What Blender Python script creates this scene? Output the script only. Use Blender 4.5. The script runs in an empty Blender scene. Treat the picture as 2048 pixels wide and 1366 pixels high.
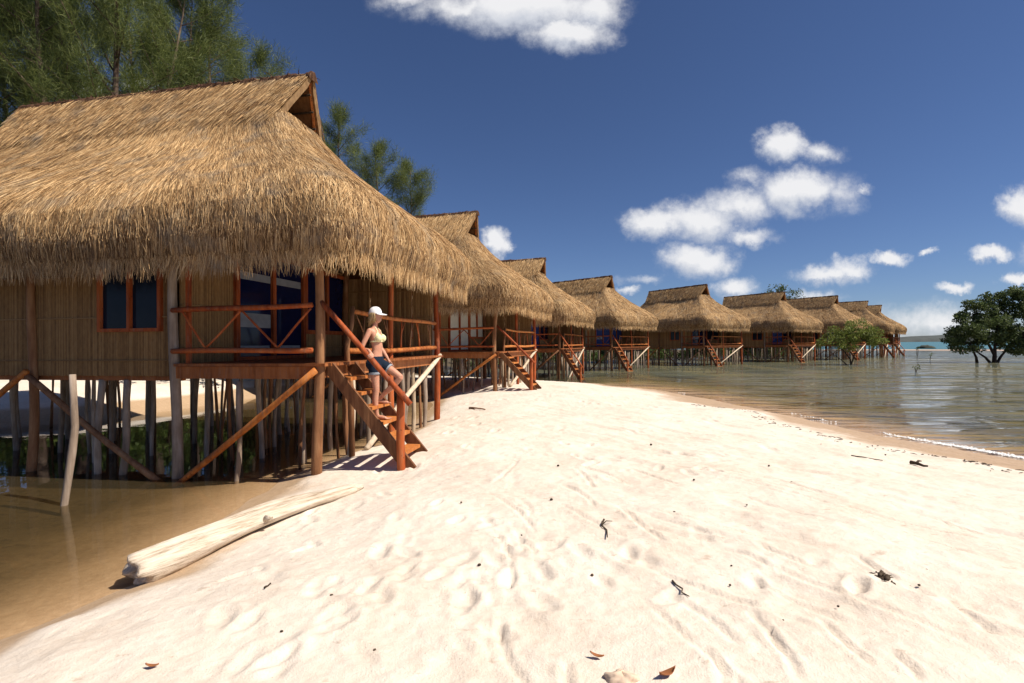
import bpy, math, random
import numpy as np
from mathutils import Vector, Matrix

sc = bpy.context.scene
COL = sc.collection
EYE = 2.12

# ------------------------------------------------------------------ camera
cam = bpy.data.cameras.new('camera')
cam.lens = 17.58
cam.sensor_width = 36.0
cam.clip_start = 0.05
cam.clip_end = 20000
co = bpy.data.objects.new('camera', cam)
COL.objects.link(co)
co.matrix_world = (Matrix.Translation((0, 0, EYE)) @ Matrix.Rotation(math.radians(90 + 0.35), 4, 'X')
                   @ Matrix.Rotation(-0.008, 4, 'Z'))
sc.camera = co

# ------------------------------------------------------------------ light and exposure
SUN_EL = math.radians(52)
SUN_DIR = Vector((0.955 * math.cos(SUN_EL), -0.297 * math.cos(SUN_EL), math.sin(SUN_EL))).normalized()
sun = bpy.data.lights.new('sun', 'SUN')
sun.energy = 5.0
sun.angle = math.radians(0.53)
sun.color = (1.0, 0.91, 0.78)
so = bpy.data.objects.new('sun', sun)
COL.objects.link(so)
so.rotation_euler = SUN_DIR.to_track_quat('Z', 'Y').to_euler()
so.location = (30, -10, 40)
sc.view_settings.view_transform = 'Standard'
sc.view_settings.look = 'None'
sc.view_settings.gamma = 1
sc.view_settings.exposure = 0.5

world = bpy.data.worlds.new("World")
sc.world = world
world.use_nodes = True


class NT:
    """small helper to write node graphs"""
    def __init__(self, tree):
        self.t = tree

    def n(self, typ, inputs=None, **props):
        nd = self.t.nodes.new(typ)
        for k, v in props.items():
            setattr(nd, k, v)
        for k, v in (inputs or {}).items():
            self.set(nd, k, v)
        return nd

    def set(self, nd, k, v):
        s = nd.inputs[k]
        if isinstance(v, bpy.types.NodeSocket):
            self.t.links.new(v, s)
        elif isinstance(v, bpy.types.Node):
            self.t.links.new(v.outputs[0], s)
        else:
            s.default_value = v

    def math(self, op, a, b=0.0, c=0.0, clamp=False):
        nd = self.n('ShaderNodeMath', operation=op, use_clamp=clamp)
        for i, v in enumerate((a, b, c)):
            self.set(nd, i, v)
        return nd.outputs[0]

    def vmath(self, op, a, b=None):
        nd = self.n('ShaderNodeVectorMath', operation=op)
        self.set(nd, 0, a)
        if b is not None:
            self.set(nd, 1, b)
        return nd.outputs['Value'] if op == 'LENGTH' else nd.outputs[0]

    def ramp(self, fac, stops, interp='LINEAR'):
        nd = self.n('ShaderNodeValToRGB')
        cr = nd.color_ramp
        cr.interpolation = interp
        while len(cr.elements) < len(stops):
            cr.elements.new(0.5)
        for e, (p, c) in zip(cr.elements, stops):
            e.position = p
            e.color = tuple(c) + (1,) if len(c) == 3 else c
        self.set(nd, 0, fac)
        return nd.outputs[0]

    def mix(self, fac, a, b, blend='MIX'):
        nd = self.n('ShaderNodeMix', data_type='RGBA', blend_type=blend)
        nd.clamp_factor = True
        for k, v in ((0, fac), (6, a), (7, b)):
            if isinstance(v, (tuple, list)) and len(v) == 3:
                v = tuple(v) + (1,)
            self.set(nd, k, v)
        return nd.outputs[2]

    def noise(self, vec, scale, detail=2, rough=0.5, dist=0.0, out=0):
        nd = self.n('ShaderNodeTexNoise', {'Scale': scale, 'Detail': detail, 'Roughness': rough, 'Distortion': dist})
        if vec is not None:
            self.set(nd, 'Vector', vec)
        return nd.outputs[out]


def build_world():
    w = NT(world.node_tree)
    world.node_tree.nodes.clear()
    out = w.n('ShaderNodeOutputWorld')
    bg = w.n('ShaderNodeBackground', {'Strength': 0.05})
    sky = w.n('ShaderNodeTexSky', sky_type='NISHITA', sun_disc=False, sun_elevation=SUN_EL,
              sun_rotation=math.atan2(SUN_DIR.x, SUN_DIR.y), altitude=1500, air_density=1.0,
              dust_density=0.35, ozone_density=4.5)
    tc = w.n('ShaderNodeTexCoord')
    sep = w.n('ShaderNodeSeparateXYZ', {0: tc.outputs['Generated']})
    yy = w.math('MAXIMUM', sep.outputs[1], 0.02)
    u = w.math('DIVIDE', sep.outputs[0], yy)
    v = w.math('DIVIDE', sep.outputs[2], yy)
    uv = w.n('ShaderNodeCombineXYZ', {0: u, 1: v, 2: 0.0}).outputs[0]
    # cumulus clouds: each a group of soft puffs at its own compass bearing and height
    puffs = [
        (1050, 10, 190, 62, 1.15), (1140, 62, 105, 45, 1.1), (1185, 15, 90, 55, 1.0), (930, 12, 150, 42, .8), (820, -5, 90, 30, .7),
        (1570, 290, 56, 42, 1.15), (1645, 308, 55, 26, .75), (1590, 383, 95, 48, 1.15), (1480, 412, 90, 44, .85),
        (1400, 440, 115, 46, 1.05), (1310, 448, 70, 42, 1.15), (1400, 518, 84, 42, 1.1), (1665, 385, 75, 50, .6), (1725, 380, 32, 14, .65),
        (1500, 470, 70, 22, .8), (1495, 360, 40, 25, .55),
        (2050, 412, 52, 40, 1.15), (1655, 547, 75, 22, .95), (1700, 535, 60, 24, .9), (1782, 517, 44, 17, 1.1), (1990, 508, 50, 19, 1.1),
        (1915, 577, 40, 13, 1.0), (2040, 556, 36, 17, 1.1), (990, 490, 34, 34, 1.2), (1465, 577, 56, 26, 1.0), (1855, 504, 22, 8, .8),
        (1258, 584, 26, 11, .75), (1880, 645, 170, 46, .75), (1630, 590, 60, 16, .7), (2130, 505, 90, 40, 1.0), (2300, 440, 120, 60, 1.0),
        (-300, 120, 160, 60, .9), (1290, 560, 60, 14, .5), (170, 170, 60, 30, .8), (290, 165, 36, 20, .9),
    ]
    nz = w.noise(uv, 11.0, 8, 0.66, 0.0, 1)
    off = w.vmath('MULTIPLY', w.vmath('SUBTRACT', nz, (0.5, 0.5, 0.5)), (0.105, 0.070, 0.0))
    nz2 = w.noise(uv, 38.0, 5, 0.6, 0.0, 1)
    off2 = w.vmath('MULTIPLY', w.vmath('SUBTRACT', nz2, (0.5, 0.5, 0.5)), (0.022, 0.018, 0.0))
    p = w.vmath('ADD', w.vmath('ADD', uv, off), off2)
    def puff_field(pp):
        field = None
        for (px, py, rx, ry, amp) in puffs:
            cu = (px - 1024) / 1000.0
            cv = (689.0 - 0.008 * (px - 1024) - py) / 1000.0
            q = w.vmath('MULTIPLY', w.vmath('SUBTRACT', pp, (cu, cv, 0)), (1000.0 / (rx * 1.25), 1000.0 / (ry * 1.25), 0))
            val = w.math('MULTIPLY_ADD', w.vmath('LENGTH', q), -amp, amp, clamp=True)
            field = val if field is None else w.math('MAXIMUM', field, val)
        return field

    field = puff_field(p)
    toward_sun = puff_field(w.vmath('ADD', p, (0.010, 0.020, 0.0)))
    lit = w.n('ShaderNodeMapRange', {'Value': w.math('SUBTRACT', field, toward_sun), 'From Min': -0.34, 'From Max': 0.12}).outputs[0]
    # soft knee; wispy edges from a finer noise
    wisp = w.noise(uv, 24.0, 6, 0.65)
    dens = w.math('ADD', field, w.math('MULTIPLY', w.math('MULTIPLY_ADD', wisp, 0.62, -0.33), w.math('MULTIPLY', field, 4.0, clamp=True)))
    mr = w.n('ShaderNodeMapRange', {'Value': dens, 'From Min': 0.04, 'From Max': 0.80}, interpolation_type='SMOOTHSTEP')
    cover = w.math('MULTIPLY', mr.outputs[0], 0.97)
    front = w.math('GREATER_THAN', sep.outputs[1], 0.03)
    up = w.math('GREATER_THAN', sep.outputs[2], -0.005)
    cover = w.math('MULTIPLY', w.math('MULTIPLY', cover, front), up)
    col = w.mix(lit, (8.6, 9.1, 10.2), (12.6, 12.6, 12.8))
    skyc = w.mix(1.0, sky.outputs[0], (0.90, 0.95, 1.14), 'MULTIPLY')
    mixed = w.mix(cover, skyc, col)
    w.set(bg, 'Color', mixed)
    w.t.links.new(bg.outputs[0], out.inputs['Surface'])


build_world()

# ------------------------------------------------------------------ helpers
rng = np.random.default_rng(7)
R = random.Random(11)


def link(o, parent=None):
    COL.objects.link(o)
    if parent is not None:
        o.parent = parent
    return o


def mesh_obj(name, V, F, m, parent=None, smooth=False):
    me = bpy.data.meshes.new(name)
    me.from_pydata([tuple(map(float, v)) for v in V], [], [tuple(int(i) for i in f) for f in F])
    me.update()
    if smooth:
        me.polygons.foreach_set('use_smooth', [True] * len(me.polygons))
    if m is not None:
        for mm in (m if isinstance(m, (list, tuple)) else [m]):
            me.materials.append(mm)
    return link(bpy.data.objects.new(name, me), parent)


def np_mesh(name, V, Q, mats, parent=None, smooth=False, mat_idx=None):
    """fast mesh from arrays, Q is (n,k) faces all of k corners"""
    me = bpy.data.meshes.new(name)
    V = np.asarray(V, dtype=np.float32)
    Q = np.asarray(Q, dtype=np.int32)
    n, k = Q.shape
    me.vertices.add(len(V))
    me.vertices.foreach_set('co', V.ravel())
    me.loops.add(n * k)
    me.loops.foreach_set('vertex_index', Q.ravel())
    me.polygons.add(n)
    me.polygons.foreach_set('loop_start', np.arange(0, n * k, k, dtype=np.int32))
    me.polygons.foreach_set('loop_total', np.full(n, k, dtype=np.int32))
    for mm in (mats if isinstance(mats, (list, tuple)) else [mats]):
        me.materials.append(mm)
    if mat_idx is not None:
        me.polygons.foreach_set('material_index', np.asarray(mat_idx, dtype=np.int32))
    me.polygons.foreach_set('use_smooth', np.full(n, smooth, dtype=bool))
    me.update(calc_edges=True)
    return link(bpy.data.objects.new(name, me), parent)


def empty(name, loc=(0, 0, 0), rz=0.0):
    o = bpy.data.objects.new(name, None)
    o.empty_display_size = 0.2
    COL.objects.link(o)
    o.location = loc
    o.rotation_euler = (0, 0, rz)
    return o


def tag(o, label=None, cat=None, group=None, kind=None):
    if label:
        o['label'] = label
    if cat:
        o['category'] = cat
    if group:
        o['group'] = group
    if kind:
        o['kind'] = kind
    return o


def copy_tree(o, parent=None):
    c = o.copy()
    COL.objects.link(c)
    if parent is not None:
        c.parent = parent
    for ch in list(o.children):
        copy_tree(ch, c)
    return c


def box_vf(x0, x1, y0, y1, z0, z1, off=0):
    V = [(x0, y0, z0), (x1, y0, z0), (x1, y1, z0), (x0, y1, z0), (x0, y0, z1), (x1, y0, z1), (x1, y1, z1), (x0, y1, z1)]
    F = [(0, 3, 2, 1), (4, 5, 6, 7), (0, 1, 5, 4), (1, 2, 6, 5), (2, 3, 7, 6), (3, 0, 4, 7)]
    return V, [tuple(i + off for i in f) for f in F]


class MB:
    """collects shapes of one mesh object"""
    def __init__(self):
        self.V = []
        self.F = []

    def add(self, V, F):
        o = len(self.V)
        self.V += [tuple(v) for v in V]
        self.F += [tuple(i + o for i in f) for f in F]
        return self

    def box(self, x0, x1, y0, y1, z0, z1):
        V, F = box_vf(min(x0, x1), max(x0, x1), min(y0, y1), max(y0, y1), min(z0, z1), max(z0, z1))
        return self.add(V, F)

    def bar(self, a, b, w, h, up=(0, 0, 1)):
        """rectangular bar from a to b"""
        a = Vector(a)
        b = Vector(b)
        d = (b - a).normalized()
        s = d.cross(Vector(up))
        if s.length < 1e-4:
            s = Vector((1, 0, 0))
        s.normalize()
        t = s.cross(d).normalized()
        V = []
        for p in (a, b):
            for (i, j) in ((-1, -1), (1, -1), (1, 1), (-1, 1)):
                V.append(p + s * (i * w / 2) + t * (j * h / 2))
        F = [(0, 1, 2, 3), (7, 6, 5, 4), (0, 4, 5, 1), (1, 5, 6, 2), (2, 6, 7, 3), (3, 7, 4, 0)]
        return self.add(V, F)

    def tube(self, pts, rad, n=8, wob=0.0, rr=None, squash=1.0):
        rr = rr or R
        pts = [Vector(p) for p in pts]
        if not isinstance(rad, (list, tuple)):
            rad = [rad] * len(pts)
        V = []
        F = []
        prev = None
        for i, p in enumerate(pts):
            if i == 0:
                d = pts[1] - pts[0]
            elif i == len(pts) - 1:
                d = pts[-1] - pts[-2]
            else:
                d = pts[i + 1] - pts[i - 1]
            d.normalize()
            if prev is None:
                a = Vector((0, 0, 1)) if abs(d.z) < 0.9 else Vector((1, 0, 0))
                s = d.cross(a).normalized()
            else:
                s = (prev - d * prev.dot(d)).normalized()
            prev = s
            t = d.cross(s)
            for k in range(n):
                an = 2 * math.pi * k / n
                q = rad[i] * (1 + wob * rr.uniform(-1, 1))
                V.append(p + s * math.cos(an) * q + t * math.sin(an) * q * squash)
        for i in range(len(pts) - 1):
            for k in range(n):
                F.append((i * n + k, i * n + (k + 1) % n, (i + 1) * n + (k + 1) % n, (i + 1) * n + k))
        F.append(tuple(range(n - 1, -1, -1)))
        F.append(tuple((len(pts) - 1) * n + k for k in range(n)))
        return self.add(V, F)

    def build(self, name, m, parent=None, smooth=False):
        return mesh_obj(name, self.V, self.F, m, parent, smooth)


def pole_pts(a, b, n, bend, rr):
    a = Vector(a)
    b = Vector(b)
    d = b - a
    out = []
    ph = [rr.uniform(0, 6.28) for _ in range(4)]
    for i in range(n + 1):
        t = i / n
        k = math.sin(math.pi * t)
        o = Vector((math.sin(ph[0] + 3 * t) * bend * k, math.sin(ph[1] + 2.5 * t) * bend * k, 0))
        if abs(d.z) < 0.3 * d.length:
            o = Vector((0, o.y * .5, o.x * .7))
        out.append(a + d * t + o)
    return out


# ------------------------------------------------------------------ materials
def mat(name):
    m = bpy.data.materials.new(name)
    m.use_nodes = True
    m.node_tree.nodes.clear()
    g = NT(m.node_tree)
    out = g.n('ShaderNodeOutputMaterial')
    return m, g, out


def principled(g, out, color, rough=0.7, spec=0.3, bump=None, bs=0.3, bd=0.02, **kw):
    b = g.n('ShaderNodeBsdfPrincipled', {'Base Color': color if not (isinstance(color, tuple) and len(color) == 3) else color + (1,),
                                         'Roughness': rough, 'Specular IOR Level': spec})
    for k, v in kw.items():
        g.set(b, k, v)
    if bump is not None:
        bn = g.n('ShaderNodeBump', {'Height': bump, 'Strength': bs, 'Distance': bd})
        g.set(b, 'Normal', bn.outputs[0])
    g.t.links.new(b.outputs[0], out.inputs['Surface'])
    return b


def objco(g):
    return g.n('ShaderNodeTexCoord').outputs['Object']


def scaled(g, vec, s):
    return g.vmath('MULTIPLY', vec, s)


def m_thatch(name, stops, base=False):
    m, g, out = mat(name)
    oc = objco(g)
    if base:
        f = g.noise(scaled(g, oc, (1, 1, 0.35)), 16.0, 4, 0.6)
    else:
        geo = g.n('ShaderNodeNewGeometry')
        big = g.noise(oc, 0.9, 3, 0.6)
        f = g.math('ADD', g.math('MULTIPLY', geo.outputs['Random Per Island'], 0.9), g.math('MULTIPLY_ADD', big, 0.6, -0.25), clamp=True)
    c = g.ramp(f, stops)
    if not base:
        wz = g.n('ShaderNodeMapRange', {'Value': g.noise(oc, 1.7, 5, 0.7), 'From Min': 0.50, 'From Max': 0.72}).outputs[0]
        c = g.mix(g.math('MULTIPLY', wz, g.math('MULTIPLY_ADD', g.n('ShaderNodeObjectInfo').outputs['Random'], .5, .3)), c, (0.23, 0.185, 0.14))
    principled(g, out, c, 0.75, 0.15)
    return m


TH = [(0.0, (0.11, 0.055, 0.022)), (0.25, (0.28, 0.160, 0.070)), (0.5, (0.46, 0.285, 0.132)), (0.75, (0.60, 0.395, 0.195)), (1.0, (0.72, 0.52, 0.29))]
M_THATCH = m_thatch('thatch_straw', TH)
M_THATCH_DARK = m_thatch('thatch_weathered', [(0.0, (0.045, 0.020, 0.009)), (0.5, (0.13, 0.066, 0.028)), (1.0, (0.27, 0.16, 0.08))])  # darker straw, paints the shade of the eave lip and tuft gaps
M_THATCH_BASE = m_thatch('thatch_base', [(0.2, (0.10, 0.058, 0.028)), (0.5, (0.22, 0.135, 0.066)), (0.8, (0.36, 0.235, 0.12))], True)
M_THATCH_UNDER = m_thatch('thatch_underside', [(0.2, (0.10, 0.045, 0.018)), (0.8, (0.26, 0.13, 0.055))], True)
M_RIDGE = m_thatch('ridge_mat', [(0.25, (0.028, 0.014, 0.009)), (0.55, (0.075, 0.036, 0.020)), (0.8, (0.20, 0.12, 0.065))], True)


def m_wood(name, c0, c1, c2, sc_=9.0, rough=0.7, spec=0.18, zs=0.12, fade=0.0):
    m, g, out = mat(name)
    oc = objco(g)
    oi = g.n('ShaderNodeObjectInfo').outputs['Random']
    v = g.vmath('ADD', scaled(g, oc, (1, 1, zs)), g.n('ShaderNodeCombineXYZ', {0: g.math('MULTIPLY', oi, 31.0), 1: oi, 2: 0.0}).outputs[0])
    n1 = g.noise(v, sc_, 5, 0.65)
    n2 = g.noise(oc, 2.3, 3, 0.6)
    f = g.math('ADD', g.math('MULTIPLY', n1, 0.7), g.math('MULTIPLY', n2, 0.35), clamp=True)
    f = g.math('ADD', f, g.math('MULTIPLY_ADD', oi, 0.16, -0.08))
    c = g.ramp(f, [(0.32, c0), (0.52, c1), (0.74, c2)])
    if fade:
        fz = g.n('ShaderNodeMapRange', {'Value': g.noise(v, 21.0, 6, 0.75), 'From Min': 0.50, 'From Max': 0.70}).outputs[0]
        c = g.mix(g.math('MULTIPLY', fz, fade), c, (0.24, 0.155, 0.105))
        kn = g.math('GREATER_THAN', g.noise(oc, 26.0, 2, 0.5), 0.70)
        c = g.mix(g.math('MULTIPLY', kn, 0.7), c, (0.05, 0.018, 0.009))
    principled(g, out, c, rough, spec, n1, 0.6, 0.02)
    return m


M_RED = m_wood('red_stained_wood', (0.14, 0.024, 0.008), (0.35, 0.076, 0.019), (0.49, 0.145, 0.042), fade=.6)
M_ORANGE = m_wood('orange_stained_wood', (0.22, 0.058, 0.014), (0.45, 0.150, 0.034), (0.58, 0.24, 0.068), fade=.55)
M_DECK = m_wood('deck_wood', (0.14, 0.040, 0.012), (0.30, 0.10, 0.03), (0.42, 0.165, 0.06), fade=.5)
M_POLE = m_wood('weathered_pole', (0.12, 0.085, 0.06), (0.27, 0.205, 0.155), (0.46, 0.385, 0.32))
M_BROWNPOLE = m_wood('brown_pole', (0.09, 0.040, 0.018), (0.22, 0.10, 0.045), (0.36, 0.20, 0.10))
M_PALE = m_wood('pale_bleached_pole', (0.30, 0.22, 0.14), (0.50, 0.40, 0.29), (0.68, 0.58, 0.45))
M_STRINGER = m_wood('stringer_wood', (0.07, 0.025, 0.012), (0.15, 0.062, 0.028), (0.27, 0.13, 0.06))
M_LOG, _g, _out = mat('driftwood')
_oc = objco(_g)
_n = _g.noise(scaled(_g, _oc, (.07, 1, 1)), 34.0, 6, .7)
_n2 = _g.noise(scaled(_g, _oc, (.25, 1, 1)), 6.0, 4, .65)
_f = _g.math('ADD', _g.math('MULTIPLY', _n, .75), _g.math('MULTIPLY', _n2, .4))
principled(_g, _out, _g.ramp(_f, [(.38, (.12, .085, .06)), (.47, (.36, .28, .20)), (.58, (.58, .49, .39)), (.76, (.74, .67, .57))]), .85, .1, _n, .8, .02)
M_DARKTWIG = m_wood('dark_twig', (0.02, 0.014, 0.010), (0.05, 0.034, 0.022), (0.10, 0.07, 0.045))


def m_reed():
    m, g, out = mat('woven_reed')
    geo = g.n('ShaderNodeNewGeometry')
    oc = objco(g)
    f = g.math('ADD', g.math('MULTIPLY', geo.outputs['Random Per Island'], 0.4), g.math('MULTIPLY', g.noise(scaled(g, oc, (5, 5, 2.2)), 4.0, 5, 0.7), 0.6))
    c = g.ramp(f, [(0.15, (0.115, 0.056, 0.019)), (0.5, (0.265, 0.148, 0.055)), (0.85, (0.40, 0.245, 0.105))])
    principled(g, out, c, 0.6, 0.25)
    return m


M_REED = m_reed()


def m_plain(name, c, rough=0.6, spec=0.3, var=0.2, s=8.0, **kw):
    m, g, out = mat(name)
    n = g.noise(objco(g), s, 3, 0.6)
    f = g.math('MULTIPLY_ADD', n, var * 2, 1 - var)
    cc = g.mix(1.0, c + (1,), g.n('ShaderNodeCombineColor', {0: f, 1: f, 2: f}).outputs[0], 'MULTIPLY')
    principled(g, out, cc, rough, spec, **kw)
    return m


M_BLUE = m_plain('blue_curtain_glass', (0.006, 0.010, 0.048), 0.06, 0.22, 0.35, 3.0)
M_DARKGLASS = m_plain('dark_window_glass', (0.012, 0.016, 0.028), 0.08, 0.10, 0.3, 3.0)
M_WHITECURT = m_plain('white_curtain', (0.72, 0.70, 0.62), 0.85, 0.1, 0.12, 4.0)
M_PALEBLUE = m_plain('pale_blue_curtain', (0.24, 0.26, 0.30), 0.85, 0.1, 0.35, 5.0)
M_BLUECURT = m_plain('blue_curtain', (0.035, 0.06, 0.22), 0.85, 0.1, 0.2, 4.0)


def m_leaf(name, stops, trans=0.25):
    m, g, out = mat(name)
    geo = g.n('ShaderNodeNewGeometry')
    big = g.noise(objco(g), 0.8, 2, 0.5)
    f = g.math('ADD', g.math('MULTIPLY', geo.outputs['Random Per Island'], 0.7), g.math('MULTIPLY_ADD', big, 0.7, -0.2), clamp=True)
    c = g.ramp(f, stops)
    b = g.n('ShaderNodeBsdfPrincipled', {'Base Color': c, 'Roughness': 0.55, 'Specular IOR Level': 0.25})
    t = g.n('ShaderNodeBsdfTranslucent', {'Color': c})
    mx = g.n('ShaderNodeMixShader', {0: trans, 1: b.outputs[0], 2: t.outputs[0]})
    g.t.links.new(mx.outputs[0], out.inputs['Surface'])
    return m


M_CASU = m_leaf('casuarina_needles', [(0.1, (0.050, 0.070, 0.018)), (0.5, (0.120, 0.155, 0.042)), (0.9, (0.225, 0.25, 0.08))], 0.40)
M_MANG = m_leaf('mangrove_leaves', [(0.1, (0.034, 0.054, 0.018)), (0.5, (0.085, 0.120, 0.040)), (0.9, (0.17, 0.205, 0.08))], 0.30)
M_BUSH = m_leaf('bush_leaves', [(0.1, (0.028, 0.05, 0.012)), (0.5, (0.075, 0.12, 0.026)), (0.9, (0.15, 0.20, 0.05))])
M_YELLOWBUSH = m_leaf('young_mangrove_leaves', [(0.1, (0.08, 0.105, 0.02)), (0.5, (0.165, 0.205, 0.042)), (0.9, (0.27, 0.30, 0.085))], 0.38)
M_BARK = m_wood('bark', (0.045, 0.030, 0.022), (0.115, 0.080, 0.060), (0.23, 0.175, 0.14), 6.0, 0.85, 0.1)
M_DARKBARK = m_wood('dark_bark', (0.02, 0.015, 0.012), (0.05, 0.038, 0.03), (0.10, 0.08, 0.065), 6.0, 0.85, 0.1)

# ------------------------------------------------------------------ ground
LAND = np.array([(10.4, -3), (9.7, 5), (9.1, 8.35), (8.6, 9.75), (8.2, 11.3), (8.0, 14.4), (7.4, 18.6), (6.5, 23.2), (4.2, 26.5), (0.5, 28), (-4, 31),
                 (-8.6, 37), (-5, 45), (2, 52.5), (13, 60.5), (24, 68), (33, 73.5), (41, 80), (50, 89), (54, 117), (-80, 120), (-80, 11), (-20, 11), (-16, 12), (-12, 14.6),
                 (-11.4, 17.5), (-10.6, 21.5), (-7.0, 24.0), (-3.9, 21.5), (-2.8, 17.8), (-2.65, 14.5), (-2.55, 12.2), (-2.95, 10.2), (-3.4, 8.9), (-3.72, 7.9),
                 (-3.58, 6.6), (-3.48, 5.6), (-3.42, 4.5), (-3.72, 3.64), (-3.95, 2), (-4.3, -3)], dtype=float)


def vnoise(x, y, seed=0):
    """smooth value noise, numpy"""
    xi = np.floor(x).astype(np.int64)
    yi = np.floor(y).astype(np.int64)
    fx = x - xi
    fy = y - yi
    fx = fx * fx * (3 - 2 * fx)
    fy = fy * fy * (3 - 2 * fy)

    def h(a, b):
        n = (a * 374761393 + b * 668265263 + seed * 974711) & 0x7fffffff
        n = ((n ^ (n >> 13)) * 1274126177) & 0x7fffffff
        return ((n ^ (n >> 16)) & 0xffff) / 65535.0
    return (h(xi, yi) * (1 - fx) + h(xi + 1, yi) * fx) * (1 - fy) + (h(xi, yi + 1) * (1 - fx) + h(xi + 1, yi + 1) * fx) * fy - 0.5


def sdist(X, Y):
    """signed distance to the shoreline, positive on land"""
    sh = X.shape
    x = X.ravel()
    y = Y.ravel()
    best = np.full(x.shape, 1e9)
    inside = np.zeros(x.shape, bool)
    n = len(LAND)
    for i in range(n):
        ax, ay = LAND[i]
        bx, by = LAND[(i + 1) % n]
        dx, dy = bx - ax, by - ay
        t = np.clip(((x - ax) * dx + (y - ay) * dy) / (dx * dx + dy * dy), 0, 1)
        d = np.hypot(x - ax - t * dx, y - ay - t * dy)
        best = np.minimum(best, d)
        c = ((ay > y) != (by > y))
        with np.errstate(divide='ignore', invalid='ignore'):
            xx = (bx - ax) * (y - ay) / (by - ay) + ax
        inside ^= c & (x < xx)
    return np.where(inside, best, -best).reshape(sh)


def smooth01(t):
    t = np.clip(t, 0, 1)
    return t * t * (3 - 2 * t)


PRINTS = []
_pr = random.Random(5)
for k in range(95):
    px = _pr.uniform(-2.4, 3.2)
    py = _pr.uniform(2.5, 8.5)
    if _pr.random() < .45:
        px, py = _pr.gauss(-0.3, 1.0), _pr.gauss(3.7, 0.7)
    PRINTS.append((px, py, _pr.uniform(-0.9, 0.9), _pr.uniform(.06, .11), _pr.uniform(.010, .025)))
for k in range(80):
    PRINTS.append((_pr.uniform(-1.5, 6.5), _pr.uniform(7, 18), _pr.uniform(-1.5, 1.5), _pr.uniform(.09, .15), _pr.uniform(.014, .03)))
PRINTS.append((2.33, 3.40, 0.75, 0.085, 0.04))
# drag lines left by a rake or branches: (start, end, bend, depth, width)
DRAGS = []
for k in range(46):
    x0 = _pr.uniform(-0.4, 5.2)
    y0 = _pr.uniform(2.3, 6.5)
    L = _pr.uniform(.4, 1.5)
    a = math.radians(_pr.gauss(128 if x0 > 1.0 else 95, 16))
    DRAGS.append((x0, y0, x0 + L * math.cos(a), y0 + L * math.sin(a), _pr.uniform(-.12, .12), _pr.uniform(.010, .022), _pr.uniform(.018, .034)))
for k in range(40):
    x0 = _pr.uniform(0.5, 8.5)
    y0 = _pr.uniform(5.5, 12)
    L = _pr.uniform(.4, 1.2)
    a = math.radians(_pr.gauss(150, 14))
    DRAGS.append((x0, y0, x0 + L * math.cos(a), y0 + L * math.sin(a), _pr.uniform(-.08, .08), _pr.uniform(.014, .028), _pr.uniform(.03, .06)))


for (ax, ay, bx, by, bd) in ((1471, 1197, 1590, 1352, -.06), (1628, 1215, 1742, 1326, .02), (1385, 1262, 1440, 1372, -.04), (1128, 1298, 1133, 1370, .01), (1530, 1240, 1560, 1290, .02),
                             (1880, 1180, 1990, 1265, .03), (1700, 1105, 1800, 1160, .02), (1500, 1080, 1620, 1130, .02), (1760, 1290, 1830, 1350, -.03), (1230, 1000, 1330, 1080, .03), (1860, 1020, 1960, 1050, .02)):
    q = []
    for (px, py) in ((ax, ay), (bx, by)):
        d_ = (EYE - .47) / ((py - (689.1 - .008 * (px - 1024))) / 1000)
        q += [(px - 1024) / 1000 * d_, d_]
    DRAGS.append((q[2], q[3], q[0], q[1], bd, .022, .022))


def ground_z(X, Y, detail=True):
    X = np.asarray(X, float)
    Y = np.asarray(Y, float)
    wob = 0.22 * vnoise(X * .8, Y * .8, 3) + 0.10 * vnoise(X * 2.3, Y * 2.3, 4)
    d = sdist(X, Y) + wob * smooth01((np.abs(X) + Y) / 8)
    k = np.where(X < 1, 1.9, 3.0)
    k = 1.9 + 3.2 * smooth01((X + 1) / 6)
    top = 0.56 + 0.35 * smooth01((Y - 30) / 60) + .5 * smooth01((Y - 13) / 6) * smooth01((-X - 5) / 5)
    up = top * (1 - np.exp(-np.maximum(d, 0) / k))
    deep = 0.22 + 0.75 * smooth01((X - 6) / 12) + .5 * smooth01((Y - 26) / 20)
    dn = -deep * (1 - np.exp(np.minimum(d, 0) / (2.6 + 5 * smooth01((X - 4) / 4))))
    z = np.where(d > 0, up, dn)
    land = smooth01((d + .1) / .8)
    z = z + land * (0.10 * vnoise(X * .35, Y * .35, 7) + 0.045 * vnoise(X * 1.1, Y * 1.1, 8))
    z = z - 0.13 * np.exp(-((X + 1.75) / 1.0) ** 2 - ((Y - 7.35) / .9) ** 2)
    if detail:
        z = z + land * (0.015 * vnoise(X * 3.1, Y * 3.1, 9) + 0.014 * vnoise(X * 8, Y * 8, 10) + 0.007 * vnoise(X * 19, Y * 19, 12))
        # wind streaks running away to the left
        sx = X * .82 + Y * .57
        sy = -X * .57 + Y * .82
        z = z + land * (0.030 * smooth01((X + 1.5) / 4) + .006) * (vnoise(sx * 6.5, sy * 1.1, 14) + .6 * vnoise(sx * 2.2, sy * 12.0, 15) * 0)
    return z


def gz(x, y):
    return float(ground_z(np.array([x]), np.array([y]), False)[0])


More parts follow.
